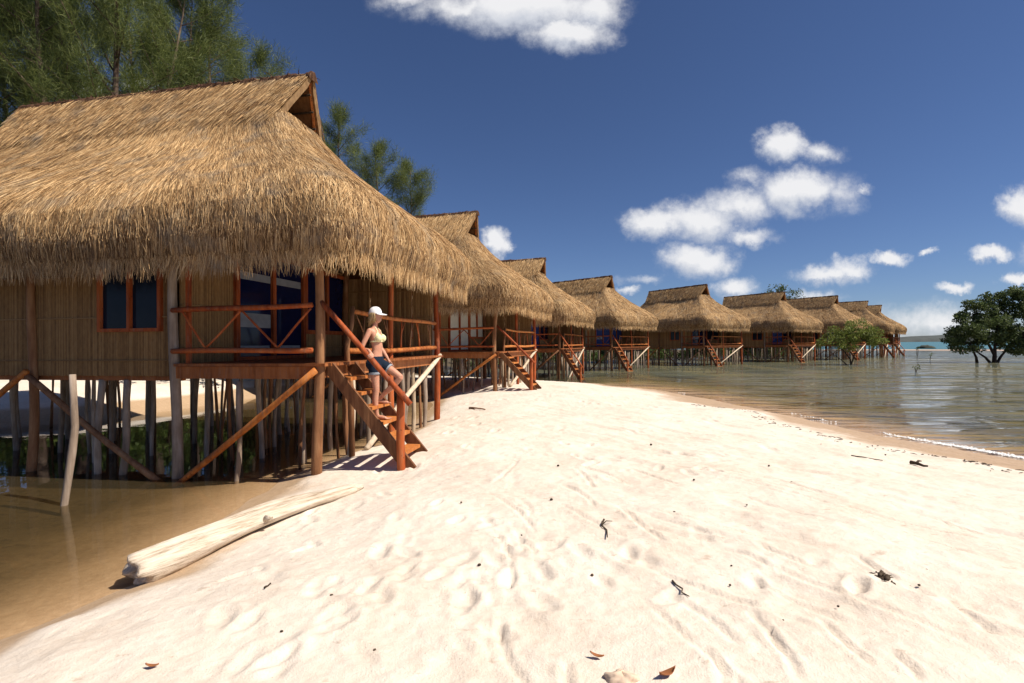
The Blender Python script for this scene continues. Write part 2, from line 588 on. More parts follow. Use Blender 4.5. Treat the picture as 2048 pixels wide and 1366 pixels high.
def build_ground():
    def axis(segs):
        out = [segs[0][0]]
        for (a, b, st0, st1) in segs:
            n = max(1, int(round((b - a) / ((st0 + st1) / 2))))
            t = np.linspace(0, 1, n + 1)[1:]
            # step grows from st0 to st1
            s = (st0 * t + 0.5 * (st1 - st0) * t * t) / (0.5 * (st0 + st1))
            out += list(a + (b - a) * s)
        return np.array(out)
    xs = axis([(-4000, -80, 900, 40), (-80, -12, 4, .5), (-12, -4.5, .4, .06), (-4.5, 5.2, .027, .027), (5.2, 10, .03, .12), (10, 40, .2, 2), (40, 140, 2, 8), (140, 4000, 20, 900)])
    ys = axis([(-60, -2, 10, .6), (-2, 2.1, .4, .05), (2.1, 7.0, .022, .03), (7, 14, .03, .09), (14, 32, .1, .35), (32, 120, .5, 3), (120, 1200, 10, 300), (1200, 7000, 400, 1500)])
    X, Y = np.meshgrid(xs, ys)
    Z = ground_z(X, Y)
    far = smooth01((np.abs(Y) - 118) / 30) + smooth01((np.abs(X) - 78) / 30)
    Z = np.where(far > 0, Z * np.clip(1 - far, 0, 1) - 2.5 * np.clip(far, 0, 1), Z)
    rr = np.random.default_rng(3)
    for (px, py, an, r, dp) in PRINTS:
        i0, i1 = np.searchsorted(ys, [py - .6, py + .6])
        j0, j1 = np.searchsorted(xs, [px - .6, px + .6])
        xx = X[i0:i1, j0:j1] - px
        yy = Y[i0:i1, j0:j1] - py
        ca, sa = math.cos(an), math.sin(an)
        a = (xx * ca - yy * sa) / (r * .62)
        b = (xx * sa + yy * ca) / (r * 1.35)
        q = np.sqrt(a * a + b * b) + .25 * vnoise(X[i0:i1, j0:j1] * 14, Y[i0:i1, j0:j1] * 14, 21)
        q = q + .40 * vnoise(X[i0:i1, j0:j1] * 6 + px, Y[i0:i1, j0:j1] * 6, 22)
        prof = -np.exp(-(np.maximum(q, 0) ** 3.5)) * dp + 0.45 * dp * np.exp(-((q - 1.5) / .4) ** 2)
        Z[i0:i1, j0:j1] += prof
    for (x0, y0, x1, y1, bend, dp, w) in DRAGS:
        i0, i1 = np.searchsorted(ys, [min(y0, y1) - .3, max(y0, y1) + .3])
        j0, j1 = np.searchsorted(xs, [min(x0, x1) - .3, max(x0, x1) + .3])
        xx = X[i0:i1, j0:j1] - x0
        yy = Y[i0:i1, j0:j1] - y0
        L = math.hypot(x1 - x0, y1 - y0)
        ux, uy = (x1 - x0) / L, (y1 - y0) / L
        t = (xx * ux + yy * uy) / L
        s = -xx * uy + yy * ux - bend * 4 * t * (1 - t)
        fade = smooth01(t / .15) * smooth01((1 - t) / .3)
        Z[i0:i1, j0:j1] += fade * (-dp * np.exp(-(s / w) ** 2) + .5 * dp * np.exp(-((np.abs(s) - 1.9 * w) / (.7 * w)) ** 2))
    nx, ny = len(xs), len(ys)
    idx = np.arange(nx * ny).reshape(ny, nx)
    Q = np.stack([idx[:-1, :-1], idx[:-1, 1:], idx[1:, 1:], idx[1:, :-1]], -1).reshape(-1, 4)
    V = np.stack([X.ravel(), Y.ravel(), Z.ravel()], -1)
    m, g, out = mat('sand')
    pos = g.n('ShaderNodeNewGeometry').outputs['Position']
    sep = g.n('ShaderNodeSeparateXYZ', {0: pos})
    n1 = g.noise(pos, 1.3, 5, 0.6)
    n2 = g.noise(pos, 95.0, 3, 0.7)
    n3 = g.noise(pos, 14.0, 5, 0.65)
    dry = g.ramp(g.math('ADD', g.math('MULTIPLY', n1, .55), g.math('MULTIPLY', n3, .45)), [(0.32, (0.58, 0.485, 0.395)), (0.6, (0.71, 0.635, 0.55))])
    speck = g.math('GREATER_THAN', g.noise(pos, 60.0, 2, 0.5), 0.735)
    dry = g.mix(g.math('MULTIPLY', speck, 0.55), dry, (0.22, 0.14, 0.09))
    sp2 = g.n('ShaderNodeMapRange', {'Value': g.noise(scaled(g, pos, (1, 1.9, 1)), 5.5, 4, 0.65), 'From Min': 0.64, 'From Max': 0.71}).outputs[0]
    dry = g.mix(g.math('MULTIPLY', sp2, 0.45), dry, (0.36, 0.25, 0.17))
    # wet margin, painted shade behind the near hut, and bed below the water line
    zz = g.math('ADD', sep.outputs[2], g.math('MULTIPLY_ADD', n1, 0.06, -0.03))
    shade_strip = g.n('ShaderNodeMapRange', {'Value': sep.outputs[0], 'From Min': -5.0, 'From Max': -7.0, 'To Min': 0.0, 'To Max': 0.22}).outputs[0]  # paints the near hut's shade by darkening this sand with the wet colour
    zw = g.math('SUBTRACT', zz, shade_strip)
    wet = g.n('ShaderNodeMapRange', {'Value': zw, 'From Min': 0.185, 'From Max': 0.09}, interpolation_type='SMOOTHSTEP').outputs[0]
    wet_shade_c = g.ramp(n3, [(0.3, (0.40, 0.275, 0.17)), (0.7, (0.50, 0.36, 0.235))])
    mud = g.n('ShaderNodeMapRange', {'Value': g.math('ADD', sep.outputs[1], g.math('MULTIPLY_ADD', n1, 5.0, -2.5)), 'From Min': 27.0, 'From Max': 29.5}).outputs[0]
    dry = g.mix(mud, dry, (0.085, 0.065, 0.040))
    wet_shade_c = g.mix(mud, wet_shade_c, (0.07, 0.055, 0.034))
    col = g.mix(wet, dry, wet_shade_c)
    bed = g.n('ShaderNodeMapRange', {'Value': zz, 'From Min': 0.0, 'From Max': -0.16}, interpolation_type='SMOOTHSTEP').outputs[0]
    bedc = g.ramp(g.math('ADD', g.math('MULTIPLY', n3, .6), g.math('MULTIPLY', n1, .45)), [(0.34, (0.045, 0.032, 0.018)), (0.55, (0.100, 0.073, 0.042)), (0.75, (0.145, 0.107, 0.064))])
    litter = g.math('GREATER_THAN', g.noise(scaled(g, pos, (1, 2.2, 1)), 5.0, 4, 0.65), 0.60)
    bedc = g.mix(g.math('MULTIPLY', litter, 0.75), bedc, (0.028, 0.018, 0.010))
    lag = g.n('ShaderNodeMapRange', {'Value': sep.outputs[0], 'From Min': 3.0, 'From Max': 6.0}).outputs[0]
    bedl = g.ramp(g.math('ADD', g.math('MULTIPLY', n3, .4), g.math('MULTIPLY', g.noise(pos, .35, 4, .6), .6)), [(0.38, (0.15, 0.12, 0.045)), (0.6, (0.36, 0.28, 0.14))])
    col = g.mix(bed, col, g.mix(lag, bedc, bedl))
    rough = g.math('MULTIPLY_ADD', wet, -0.45, 0.9)
    hgt = g.math('ADD', g.math('MULTIPLY', n2, .35), n3)
    principled(g, out, col, rough, 0.25, hgt, 0.8, 0.016)
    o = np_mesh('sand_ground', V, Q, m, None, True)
    tag(o, 'pale sandy beach and lagoon bed', 'sand', kind='structure')
    return o


build_ground()


def m_water(name, tint, c_rip, scale, strength, ior, rough, murk, murkfac, full=0.45, gloss=1.0, swell=0.0):
    """clear shallow water that turns murky with depth (read from the bed below it)"""
    m, g, out = mat(name)
    pos = g.n('ShaderNodeNewGeometry').outputs['Position']
    v = scaled(g, pos, c_rip)
    n1 = g.noise(v, scale, 4, 0.55, 0.4)
    n2 = g.noise(v, scale * .27, 3, 0.5, 0.3)
    n3 = g.noise(scaled(g, pos, (0.07, .36, 1.0)), 1.0, 3, 0.6, 0.6)
    h = g.math('ADD', g.math('MULTIPLY_ADD', n3, swell, g.math('MULTIPLY', n1, 0.35)), g.math('MULTIPLY', n2, 1.4))
    bn = g.n('ShaderNodeBump', {'Height': h, 'Strength': strength, 'Distance': 0.25})
    fr = g.n('ShaderNodeFresnel', {'IOR': ior, 'Normal': bn.outputs[0]})
    gl = g.n('ShaderNodeBsdfGlossy', {'Color': (0.92, 0.94, 0.97, 1), 'Roughness': rough, 'Normal': bn.outputs[0]})
    dep = g.n('ShaderNodeAttribute', attribute_name='depth').outputs['Fac']
    k = g.n('ShaderNodeMapRange', {'Value': dep, 'From Min': 0.0, 'From Max': full}).outputs[0]
    tc_ = g.mix(k, (0.96, 0.94, 0.90), tint)
    tr = g.n('ShaderNodeBsdfTransparent', {'Color': tc_})
    df = g.n('ShaderNodeBsdfDiffuse', {'Color': murk + (1,)})
    under = g.n('ShaderNodeMixShader', {0: g.math('MULTIPLY', k, murkfac), 1: tr.outputs[0], 2: df.outputs[0]}).outputs[0]
    mx = g.n('ShaderNodeMixShader', {0: g.math('MULTIPLY', fr.outputs[0], gloss), 1: under, 2: gl.outputs[0]})
    g.t.links.new(mx.outputs[0], out.inputs['Surface'])
    return m


M_LAGOON = m_water('lagoon_water', (0.88, 0.84, 0.66), (0.30, 1.35, 1.0), 2.8, 0.8, 1.31, 0.03, (0.17, 0.175, 0.115), 0.48, swell=7.0)
M_POOL = m_water('pool_water', (0.84, 0.77, 0.60), (1, 1, 1), 1.2, 0.035, 1.2, 0.02, (0.078, 0.060, 0.032), 0.36, 0.12)
M_SEA = m_water('sea_water', (0.3, 0.6, 0.6), (0.12, 0.3, 1.0), 1.5, 0.5, 1.2, 0.25, (0.035, 0.145, 0.17), 0.95, 0.45, 0.35)


def axis(segs):
    out = [segs[0][0]]
    for (a, b, st) in segs:
        n = max(1, int(round((b - a) / st)))
        out += list(a + (b - a) * np.linspace(0, 1, n + 1)[1:])
    return np.array(out)


def water(name, xs, ys, keep, m, rip=0.0):
    X, Y = np.meshgrid(xs, ys)
    dep = np.maximum(0, -ground_z(X, Y, False))
    nx, ny = len(xs), len(ys)
    idx = np.arange(nx * ny).reshape(ny, nx)
    Q = np.stack([idx[:-1, :-1], idx[:-1, 1:], idx[1:, 1:], idx[1:, :-1]], -1).reshape(-1, 4)
    cx = ((X[:-1, :-1] + X[1:, 1:]) / 2).ravel()
    cy = ((Y[:-1, :-1] + Y[1:, 1:]) / 2).ravel()
    Q = Q[keep(cx, cy)]
    wav = rip * smooth01(dep / .12) * (.020 * vnoise(X * .33 + .2 * Y, Y * 1.25, 41) + .013 * vnoise(X * .6 - .3 * Y, Y * 2.3, 42))
    V = np.stack([X.ravel(), Y.ravel(), wav.ravel()], -1)
    o = np_mesh(name, V, Q, m, None, True)
    at = o.data.attributes.new('depth', 'FLOAT', 'POINT')
    at.data.foreach_set('value', dep.ravel().astype(np.float32))
    return o


# still pool left of the spit and under the huts; open lagoon to the right; sea beyond the bar
tag(water('pool_water', axis([(-120, -20, 10), (-20, -6, 1), (-6, 1, .25)]), axis([(-40, 0, 4), (0, 24, .4)]), lambda x, y: (x < -1.0) | (y > 9), M_POOL),
    'still brown pool beside and under the nearest hut', 'water', kind='structure')
tag(water('lagoon_water', axis([(-60, 1, 2), (1, 22, .13), (22, 60, 1.0), (60, 400, 20)]), axis([(-40, 0, 5), (0, 4, .3), (4, 40, .13), (40, 131, 1.2)]), lambda x, y: (x > 1) | (y > 24), M_LAGOON, 1.3),
    'rippled lagoon on the right under the far huts', 'water', kind='structure')
_sea = mesh_obj('sea', [(-6000, 131.3, 0), (6000, 131.3, 0), (6000, 7000, 0), (-6000, 7000, 0)], [(0, 1, 2, 3)], M_SEA)
_a = _sea.data.attributes.new('depth', 'FLOAT', 'POINT')
_a.data.foreach_set('value', [5.0] * 4)
tag(_sea, 'turquoise sea beyond the sand bar', 'sea', kind='structure')


def sandbar():
    pts = [(60, 131), (84, 128), (92, 113), (104, 92), (122, 82), (180, 70), (260, 66), (262, 82), (190, 86), (130, 97), (114, 112), (104, 131), (96, 138), (60, 139)]
    mb = MB()
    n = len(pts)
    cx = sum(p[0] for p in pts) / n
    cy = sum(p[1] for p in pts) / n
    V = [(x, y, -0.25) for x, y in pts] + [(x + (cx - x) * .02, y + (2.0 if y < 105 else -2.0) * .6, 0.045) for x, y in pts]
    F = [(i, (i + 1) % n, n + (i + 1) % n, n + i) for i in range(n)] + [tuple(range(n, 2 * n))]
    mb.add(V, F)
    m = m_plain('bar_sand', (0.42, 0.33, 0.27), 0.9, 0.1, 0.1, 0.4)
    o = mb.build('sandbar', m)
    tag(o, 'thin pink sand bar between lagoon and sea', 'sand', kind='structure')


sandbar()


def hills():
    xs = np.linspace(-400, 3200, 160)
    prof = 13 + 14 * (vnoise(xs / 420, xs * 0 + .3, 2) + .5) * 1.1 + 5 * vnoise(xs / 90, xs * 0 + 3.3, 5) + 2 * vnoise(xs / 28, xs * 0 + 1.3, 6)
    prof *= smooth01((xs - 900) / 500) * .75 + .25
    V = []
    F = []
    for i, (x, h) in enumerate(zip(xs, prof)):
        V += [(x, 1650, -1), (x, 1662, h * .55), (x, 1720, h), (x, 1900, -1)]
    for i in range(len(xs) - 1):
        for k in range(3):
            F.append((i * 4 + k, (i + 1) * 4 + k, (i + 1) * 4 + k + 1, i * 4 + k + 1))
    m = m_plain('far_wooded_hill', (0.078, 0.088, 0.088), 0.9, 0.05, 0.45, 0.03)  # greyed base colour stands in for haze over the distance
    o = mesh_obj('hills', V, F, m, None, True)
    tag(o, 'low wooded shore across the sea', 'hills', kind='structure')


hills()

# ------------------------------------------------------------------ huts
HW, HL = 6.64, 13.03
HE, HG, HR = 3.46, 6.795, 7.915
UG, UR, WG = 2.954, 2.709, 0.769
PA, PB, PB2 = 0.978, 0.648, 6.12
DECK = 1.856
XH = HL / 2


def LP(u, v, z):
    """hut coordinates: u inward from the sea-side eave, v away from the viewer"""
    return (XH - u, v - HW / 2, z)


PROF_T = np.array([.035, .014, .0, .0, .015, .085, .22, .36, .61, .825, 1.0])
PROF_H = np.array([0.0, .05, .10, .17, .24, .32, .42, .50, .66, .82, 1.0])


class Roof:
    """rounded hip loft: p runs round the eave (0..1), q up the slope (0..1)"""
    def __init__(self, seed):
        self.seed = seed
        r = 0.5
        a = [HL - 2 * r, math.pi / 2 * r, HW - 2 * r, math.pi / 2 * r] * 2
        self.cum = np.concatenate([[0], np.cumsum(a)]) / sum(a)
        self.per = sum(a)

    def pt(self, p, q, off=0.0):
        p = np.mod(np.asarray(p, float), 1.0)
        q = np.asarray(q, float)
        qq = np.clip(q, 0, 1)
        ins = np.interp(qq, PROF_H, PROF_T)
        hx = XH - UG * ins - off
        hy = HW / 2 - (HW / 2 - WG) * ins - off
        r = np.minimum(0.5 * (1 - ins) ** 1.0 + 0.2, hy)
        z = HE + (HG - HE) * q
        seg = np.clip(np.searchsorted(self.cum, p, side='right') - 1, 0, 7)
        t = (p - self.cum[seg]) / (self.cum[seg + 1] - self.cum[seg])
        x = np.zeros_like(p + q)
        y = np.zeros_like(p + q)
        ax = hx - r
        ay = hy - r
        x = np.where(seg == 0, -ax + 2 * ax * t, x)
        y = np.where(seg == 0, -hy, y)
        for s_, cx, cy, a0 in ((1, 1, -1, -math.pi / 2), (3, 1, 1, 0), (5, -1, 1, math.pi / 2), (7, -1, -1, math.pi)):
            an = a0 + t * math.pi / 2
            x = np.where(seg == s_, cx * ax + r * np.cos(an), x)
            y = np.where(seg == s_, cy * ay + r * np.sin(an), y)
        x = np.where(seg == 2, hx, x)
        y = np.where(seg == 2, -ay + 2 * ay * t, y)
        x = np.where(seg == 4, ax - 2 * ax * t, x)
        y = np.where(seg == 4, hy, y)
        x = np.where(seg == 6, -hx, x)
        y = np.where(seg == 6, ay - 2 * ay * t, y)
        # uneven thatch
        w = 0.10 * vnoise(x * .7 + self.seed, y * .7 + z, self.seed) + 0.05 * vnoise(x * 2.1, y * 2.1 + z * 2.1, self.seed + 1)
        sl = 0.10 * vnoise(p * 30 + self.seed, q * 0 + .5, self.seed + 5) * np.clip(1 - q * 3, 0, 1)
        n = np.sqrt(x * x + (y * 2) ** 2) + 1e-6
        return np.stack([x + w * x / n, y + w * 2 * y / n, z + sl], -1)


def thatch_roof(parent, seed, n_vis, n_back, wid, detail=True):
    rf = Roof(seed)
    rg = np.random.default_rng(seed)
    # base shell, outer + soffit
    npp, nq = (200, 30) if detail else (90, 14)
    ps = np.arange(npp) / npp
    qs = np.linspace(0, 1, nq) ** 1.25
    P, Q_ = np.meshgrid(ps, qs)
    Vo = rf.pt(P, Q_, 0.04).reshape(-1, 3)
    qi = np.linspace(0.045, 1.0, 6)
    P2, Q2 = np.meshgrid(ps, qi)
    Vi = rf.pt(P2, Q2, 0.34).reshape(-1, 3)
    V = np.concatenate([Vo, Vi])
    F = []
    M = []

    def quad(a, b, c, d, mi):
        F.append((a, b, c, d))
        M.append(mi)
    for i in range(nq - 1):
        for k in range(npp):
            quad(i * npp + k, i * npp + (k + 1) % npp, (i + 1) * npp + (k + 1) % npp, (i + 1) * npp + k, 0)
    o = nq * npp
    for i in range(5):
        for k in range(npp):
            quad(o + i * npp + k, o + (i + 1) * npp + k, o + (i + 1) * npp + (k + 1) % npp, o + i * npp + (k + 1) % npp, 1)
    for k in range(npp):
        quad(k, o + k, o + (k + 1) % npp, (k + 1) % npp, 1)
    F = np.array(F)
    M = np.array(M)
    # ceiling of the lower roof under the open gablets
    V = np.concatenate([V, np.array([(-XH + UG + .1, -WG + .05, HG - .12), (XH - UG - .1, -WG + .05, HG - .12), (XH - UG - .1, WG - .05, HG - .12), (-XH + UG + .1, WG - .05, HG - .12)])])
    F = np.concatenate([F, np.array([[len(V) - 4, len(V) - 3, len(V) - 2, len(V) - 1]])])
    M = np.concatenate([M, [1]])
    # upper gable prism (two thick leaves)
    nx = 60 if detail else 24
    for sgn in (-1, 1):
        base = len(V)
        vv = []
        for lay in (0, 1):
            for j in range(5):
                t = j / 4
                xe = XH - UG + (UG - UR) * t
                for i in range(nx + 1):
                    s = -1 + 2 * i / nx
                    x = xe * s
                    yy = sgn * (WG * (1 - t) + (0.02 if lay == 0 else -0.09))
                    zz = HG + (HR - HG) * t - (0.05 if lay else 0)
                    if lay == 0:
                        yy += .05 * float(vnoise(np.array([x * 1.5 + 9]), np.array([t * 3.0 + seed]), seed)[0])
                    if t == 1:
                        yy = sgn * (0.0 if lay else 0.06)
                    vv.append((x, yy - sgn * (.03 if (j == 0 and lay == 0) else 0), zz - (.03 if j == 0 else 0)))
        V = np.concatenate([V, np.array(vv)])
        w = nx + 1
        f = []
        mm = []
        for lay in (0, 1):
            for j in range(4):
                for i in range(nx):
                    a = base + lay * 5 * w + j * w + i
                    f.append((a, a + 1, a + w + 1, a + w) if (lay == 0) == (sgn < 0) else (a, a + w, a + w + 1, a + 1))
                    mm.append(0 if lay == 0 else 1)
        for j in range(4):
            for i in (0, nx):
                a = base + j * w + i
                b = base + 5 * w + j * w + i
                f.append((a, a + w, b + w, b))
                mm.append(0)
        for i in range(nx):
            a = base + i
            b = base + 5 * w + i
            f.append((a, b, b + 1, a + 1))
            mm.append(0)
        F = np.concatenate([F, np.array(f)])
        M = np.concatenate([M, np.array(mm)])
    # ---- straw
    c = rf.cum

    def strands(p, q, ln, w, lean, lift, clump=None, tws=.5):
        n = len(p)
        dq = ln / (HG - HE) * 0.86
        pm = p + lean * .5
        p1 = p + lean
        if clump is not None:
            p1 = clump
            pm = p * .55 + clump * .45
        A = rf.pt(p, q, -0.005)
        B = rf.pt(pm, q - dq * .5, -0.015 - lift * .45)
        C = rf.pt(p1, q - dq, -0.01 - lift)
        hang = np.clip(q - dq, None, 0.0)
        C[:, 2] += 0 * hang
        d = C - A
        eps = 1e-4
        T = rf.pt(p + eps, q) - rf.pt(p - eps, q)
        T /= np.linalg.norm(T, axis=1, keepdims=True) + 1e-9
        tw = rg.normal(0, tws, n)[:, None]
        Nn = np.cross(T, d)
        Nn /= np.linalg.norm(Nn, axis=1, keepdims=True) + 1e-9
        W = (T * np.cos(tw) + Nn * np.sin(tw)) * (w[:, None] / 2)
        vs = np.stack([A - W, A + W, B - W * .95, B + W * .95, C - W * .35, C + W * .35], 1).reshape(-1, 3)
        return vs, n

    def rand_p(n, back):
        # perimeter parameter: faces A (0..c1), corner, B (c2..c3) are the seen ones
        if back:
            return rg.uniform(c[4], 1.0, n)
        return rg.uniform(-0.02, c[4] + .01, n)
    allv = []
    dark = []
    cnt = 0
    for back, n in ((False, n_vis), (True, n_back)):
        p = rand_p(n, back)
        q = 1 - rg.uniform(0, 1, n) ** 0.85
        q = np.clip(q * 1.04, .02, 1.03)
        ln = rg.uniform(.2, .5, n)
        lean = rg.normal(0, .0020, n) + .0045 * vnoise(p * 60, q * 6, seed + 3)
        lift = np.abs(rg.normal(0, .010, n)) + .006
        v, k = strands(p, q, ln, wid * rg.uniform(.6, 1.4, n), lean, lift, None, .38)
        allv.append(v)
        cnt += k
        # ragged fringe gathered in tufts
        n2 = int(n * .5)
        p = rand_p(n2, back)
        tuft = np.round(p * rf.per / .085) * .085 / rf.per + rg.normal(0, .0006, n2)
        tz = vnoise(tuft * 900, tuft * 0 + .5, seed + 8)
        q = rg.uniform(.02, .26, n2)
        ln = (q * (HG - HE) / .86) - .05 + .06 * tz + rg.uniform(-.04, .02, n2)
        ln = np.maximum(ln, .12)
        lift = np.abs(rg.normal(0, .008, n2)) + .010 + .03 * tz
        v, k = strands(p, q, ln, wid * rg.uniform(.8, 1.8, n2), 0 * p, lift, p * .35 + tuft * .65, .25)
        dk = rg.uniform(0, 1, n2) < np.clip(.55 - 1.1 * tz, .08, .95)  # recessed tufts get the dark straw that paints the lip's shade
        dark += [np.zeros(n, bool), dk]
        allv.append(v)
        cnt += k
    # gable leaves straw
    for sgn, n in ((-1, int(n_vis * .16)), (1, int(n_back * .2))):
        x = rg.uniform(-1, 1, n)
        t0 = rg.uniform(.0, 1.02, n)
        dt = rg.uniform(.2, .42, n)

        def up(xn, t, l):
            xe = XH - UG + (UG - UR) * t
            return np.stack([xn * xe, sgn * (WG * (1 - t) + .035 + l), HG + (HR - HG) * t + .015 + l * .5], -1)
        lean = rg.normal(0, .006, n)
        l = np.abs(rg.normal(0, .02, n)) + .02
        A = up(x, t0, 0 * l)
        B = up(x + lean * .5, t0 - dt * .5, l * .6)
        C = up(x + lean, t0 - dt, l)
        w = (wid * rg.uniform(.6, 1.4, n))[:, None] / 2
        tw = rg.normal(0, .4, n)[:, None]
        W = (np.array([[1., 0, 0]]) * np.cos(tw) + np.array([[0, sgn * .86, .5]]) * np.sin(tw)) * w
        allv.append(np.stack([A - W, A + W, B - W, B + W, C - W * .35, C + W * .35], 1).reshape(-1, 3))
        cnt += n
        dark.append(np.zeros(n, bool))
    SV = np.concatenate(allv)
    off = len(V)
    b = np.arange(cnt)[:, None] * 6 + off
    SF = np.concatenate([b + np.array([[0, 1, 3, 2]]), b + np.array([[2, 3, 5, 4]])])
    V = np.concatenate([V, SV])
    F = np.concatenate([F, SF])
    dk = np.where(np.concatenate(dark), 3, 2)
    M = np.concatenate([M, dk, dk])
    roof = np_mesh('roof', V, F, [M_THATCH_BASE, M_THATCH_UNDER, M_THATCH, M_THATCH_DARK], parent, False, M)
    # ridge capping: a thin ragged dark mat with loose ends
    n = 220 if detail else 60
    V = []
    F2 = []
    rr = random.Random(seed)
    for i in range(n + 1):
        x = -(XH - UR) - .02 + 2 * (XH - UR + .02) * i / n
        j = .045 * float(vnoise(np.array([x * 3.1]), np.array([seed + .5]), 31)[0]) + rr.uniform(-.012, .022)
        drop = rr.uniform(-.03, .03)
        for k, (yy, zz) in enumerate(((-.15, -.15 + drop), (-.10, -.035), (-.03, .03), (.03, .03), (.10, -.035), (.15, -.15 + drop))):
            V.append((x + rr.uniform(-.02, .02), yy + rr.uniform(-.012, .012), HR + zz + j))
    for i in range(n):
        for k in range(5):
            a = i * 6 + k
            F2.append((a, a + 1, a + 7, a + 6))
    F2.append((0, 1, 2, 3, 4, 5))
    F2.append(tuple(n * 6 + k for k in range(6)))
    mb = MB()
    mb.add(V, F2)
    for i in range(260 if detail else 40):
        x = rr.uniform(-1, 1) * (XH - UR)
        sy = rr.choice((-1, 1))
        q = Vector((x, sy * rr.uniform(0, .12), HR - .02))
        e = q + Vector((rr.uniform(-.15, .15), sy * rr.uniform(0, .14), rr.uniform(-.10, .07)))
        mb.tube([q, q.lerp(e, .6) + Vector((0, 0, .02)), e], [.008, .007, .004], 4, 0, rr)
    rc = mb.build('ridge_cap', M_RIDGE, roof)
    # gablet screens, set back under the overhang, and battens on the underside
    for s in (1, -1):
        x = s * (XH - UG - .95)
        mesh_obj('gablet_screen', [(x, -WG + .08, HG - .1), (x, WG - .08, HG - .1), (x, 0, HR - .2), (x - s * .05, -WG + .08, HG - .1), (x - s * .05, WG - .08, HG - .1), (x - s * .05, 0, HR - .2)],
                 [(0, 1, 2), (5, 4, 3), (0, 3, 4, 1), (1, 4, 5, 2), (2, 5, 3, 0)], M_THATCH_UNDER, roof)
        for t in (.25, .5, .75):
            mb = MB()
            xe = XH - UG + (UG - UR) * t - .04
            yy = WG * (1 - t) - .13
            mb.tube([(s * (xe - 1.1), yy, HG + (HR - HG) * t - .12), (s * xe, yy, HG + (HR - HG) * t - .12)], .022, 6)
            mb.build('batten', M_DARKTWIG, roof)
        for yy in (-1, 1):
            mb = MB()
            mb.tube([(s * (XH - UG - .10), yy * (WG - .13), HG - .08), (s * (XH - UR - .10), yy * .03, HR - .16)], .035, 6)
            mb.build('gable_rafter', M_ORANGE, roof)
    return roof


def reed_wall(parent, a, b, z0, z1, facing, holes=(), pitch=0.035, rr=None, name='wall', skip=0.0):
    """wall of upright split reeds from plan point a to b (hut x,y); facing is the outward normal; holes are (s0,s1,z0,z1)"""
    rr = rr or R
    a = Vector((a[0], a[1], 0))
    b = Vector((b[0], b[1], 0))
    L = (b - a).length
    d = (b - a) / L
    nrm = Vector((facing[0], facing[1], 0))
    n = int(L / pitch)
    V = []
    F = []

    def slab(s0, s1, za, zb, th0, th1):
        base = len(V)
        for z in (za, zb):
            for (s, o) in ((s0, -.03), (s0, th0), ((s0 + s1) / 2, th1), (s1, th0), (s1, -.03)):
                q = a + d * s + nrm * o
                V.append((q.x, q.y, z))
        for k in range(4):
            F.append((base + k, base + k + 1, base + 5 + k + 1, base + 5 + k))
        F.append((base + 4, base, base + 5, base + 9))
    for i in range(n):
        if skip and rr.random() < skip:
            continue
        s0 = i * L / n
        s1 = (i + 1) * L / n - min(.003, .12 * pitch)
        sm = (s0 + s1) / 2
        spans = [(z0, z1)]
        for (h0, h1, hz0, hz1) in holes:
            if h0 < sm < h1:
                ns = []
                for (p, q) in spans:
                    if hz0 > p:
                        ns.append((p, min(q, hz0)))
                    if hz1 < q:
                        ns.append((max(p, hz1), q))
                spans = ns
        for (p, q) in spans:
            slab(s0, s1, p + rr.uniform(-.02, .0), q, rr.uniform(.0, .002), .3 * pitch + rr.uniform(0, .004))
    # horizontal ties holding the reeds
    for z in np.arange(z0 + .25, z1, .72):
        for sa, sb in ((0, L),):
            segs = [(0, L)]
            for (h0, h1, hz0, hz1) in holes:
                if hz0 - .03 < z < hz1 + .03:
                    segs = [(p, q) for (p0, q0) in segs for (p, q) in ((p0, min(q0, h0)), (max(p0, h1), q0)) if q > p + .02]
            for (p, q) in segs:
                base = len(V)
                for s in (p, q):
                    for (o, dz) in ((.0, -.012), (.026, -.010), (.026, .010), (.0, .012)):
                        k = a + d * s + nrm * o
                        V.append((k.x, k.y, z + dz))
                for k in range(3):
                    F.append((base + k, base + 4 + k, base + 5 + k, base + k + 1))
    return mesh_obj(name, V, F, M_REED, parent)


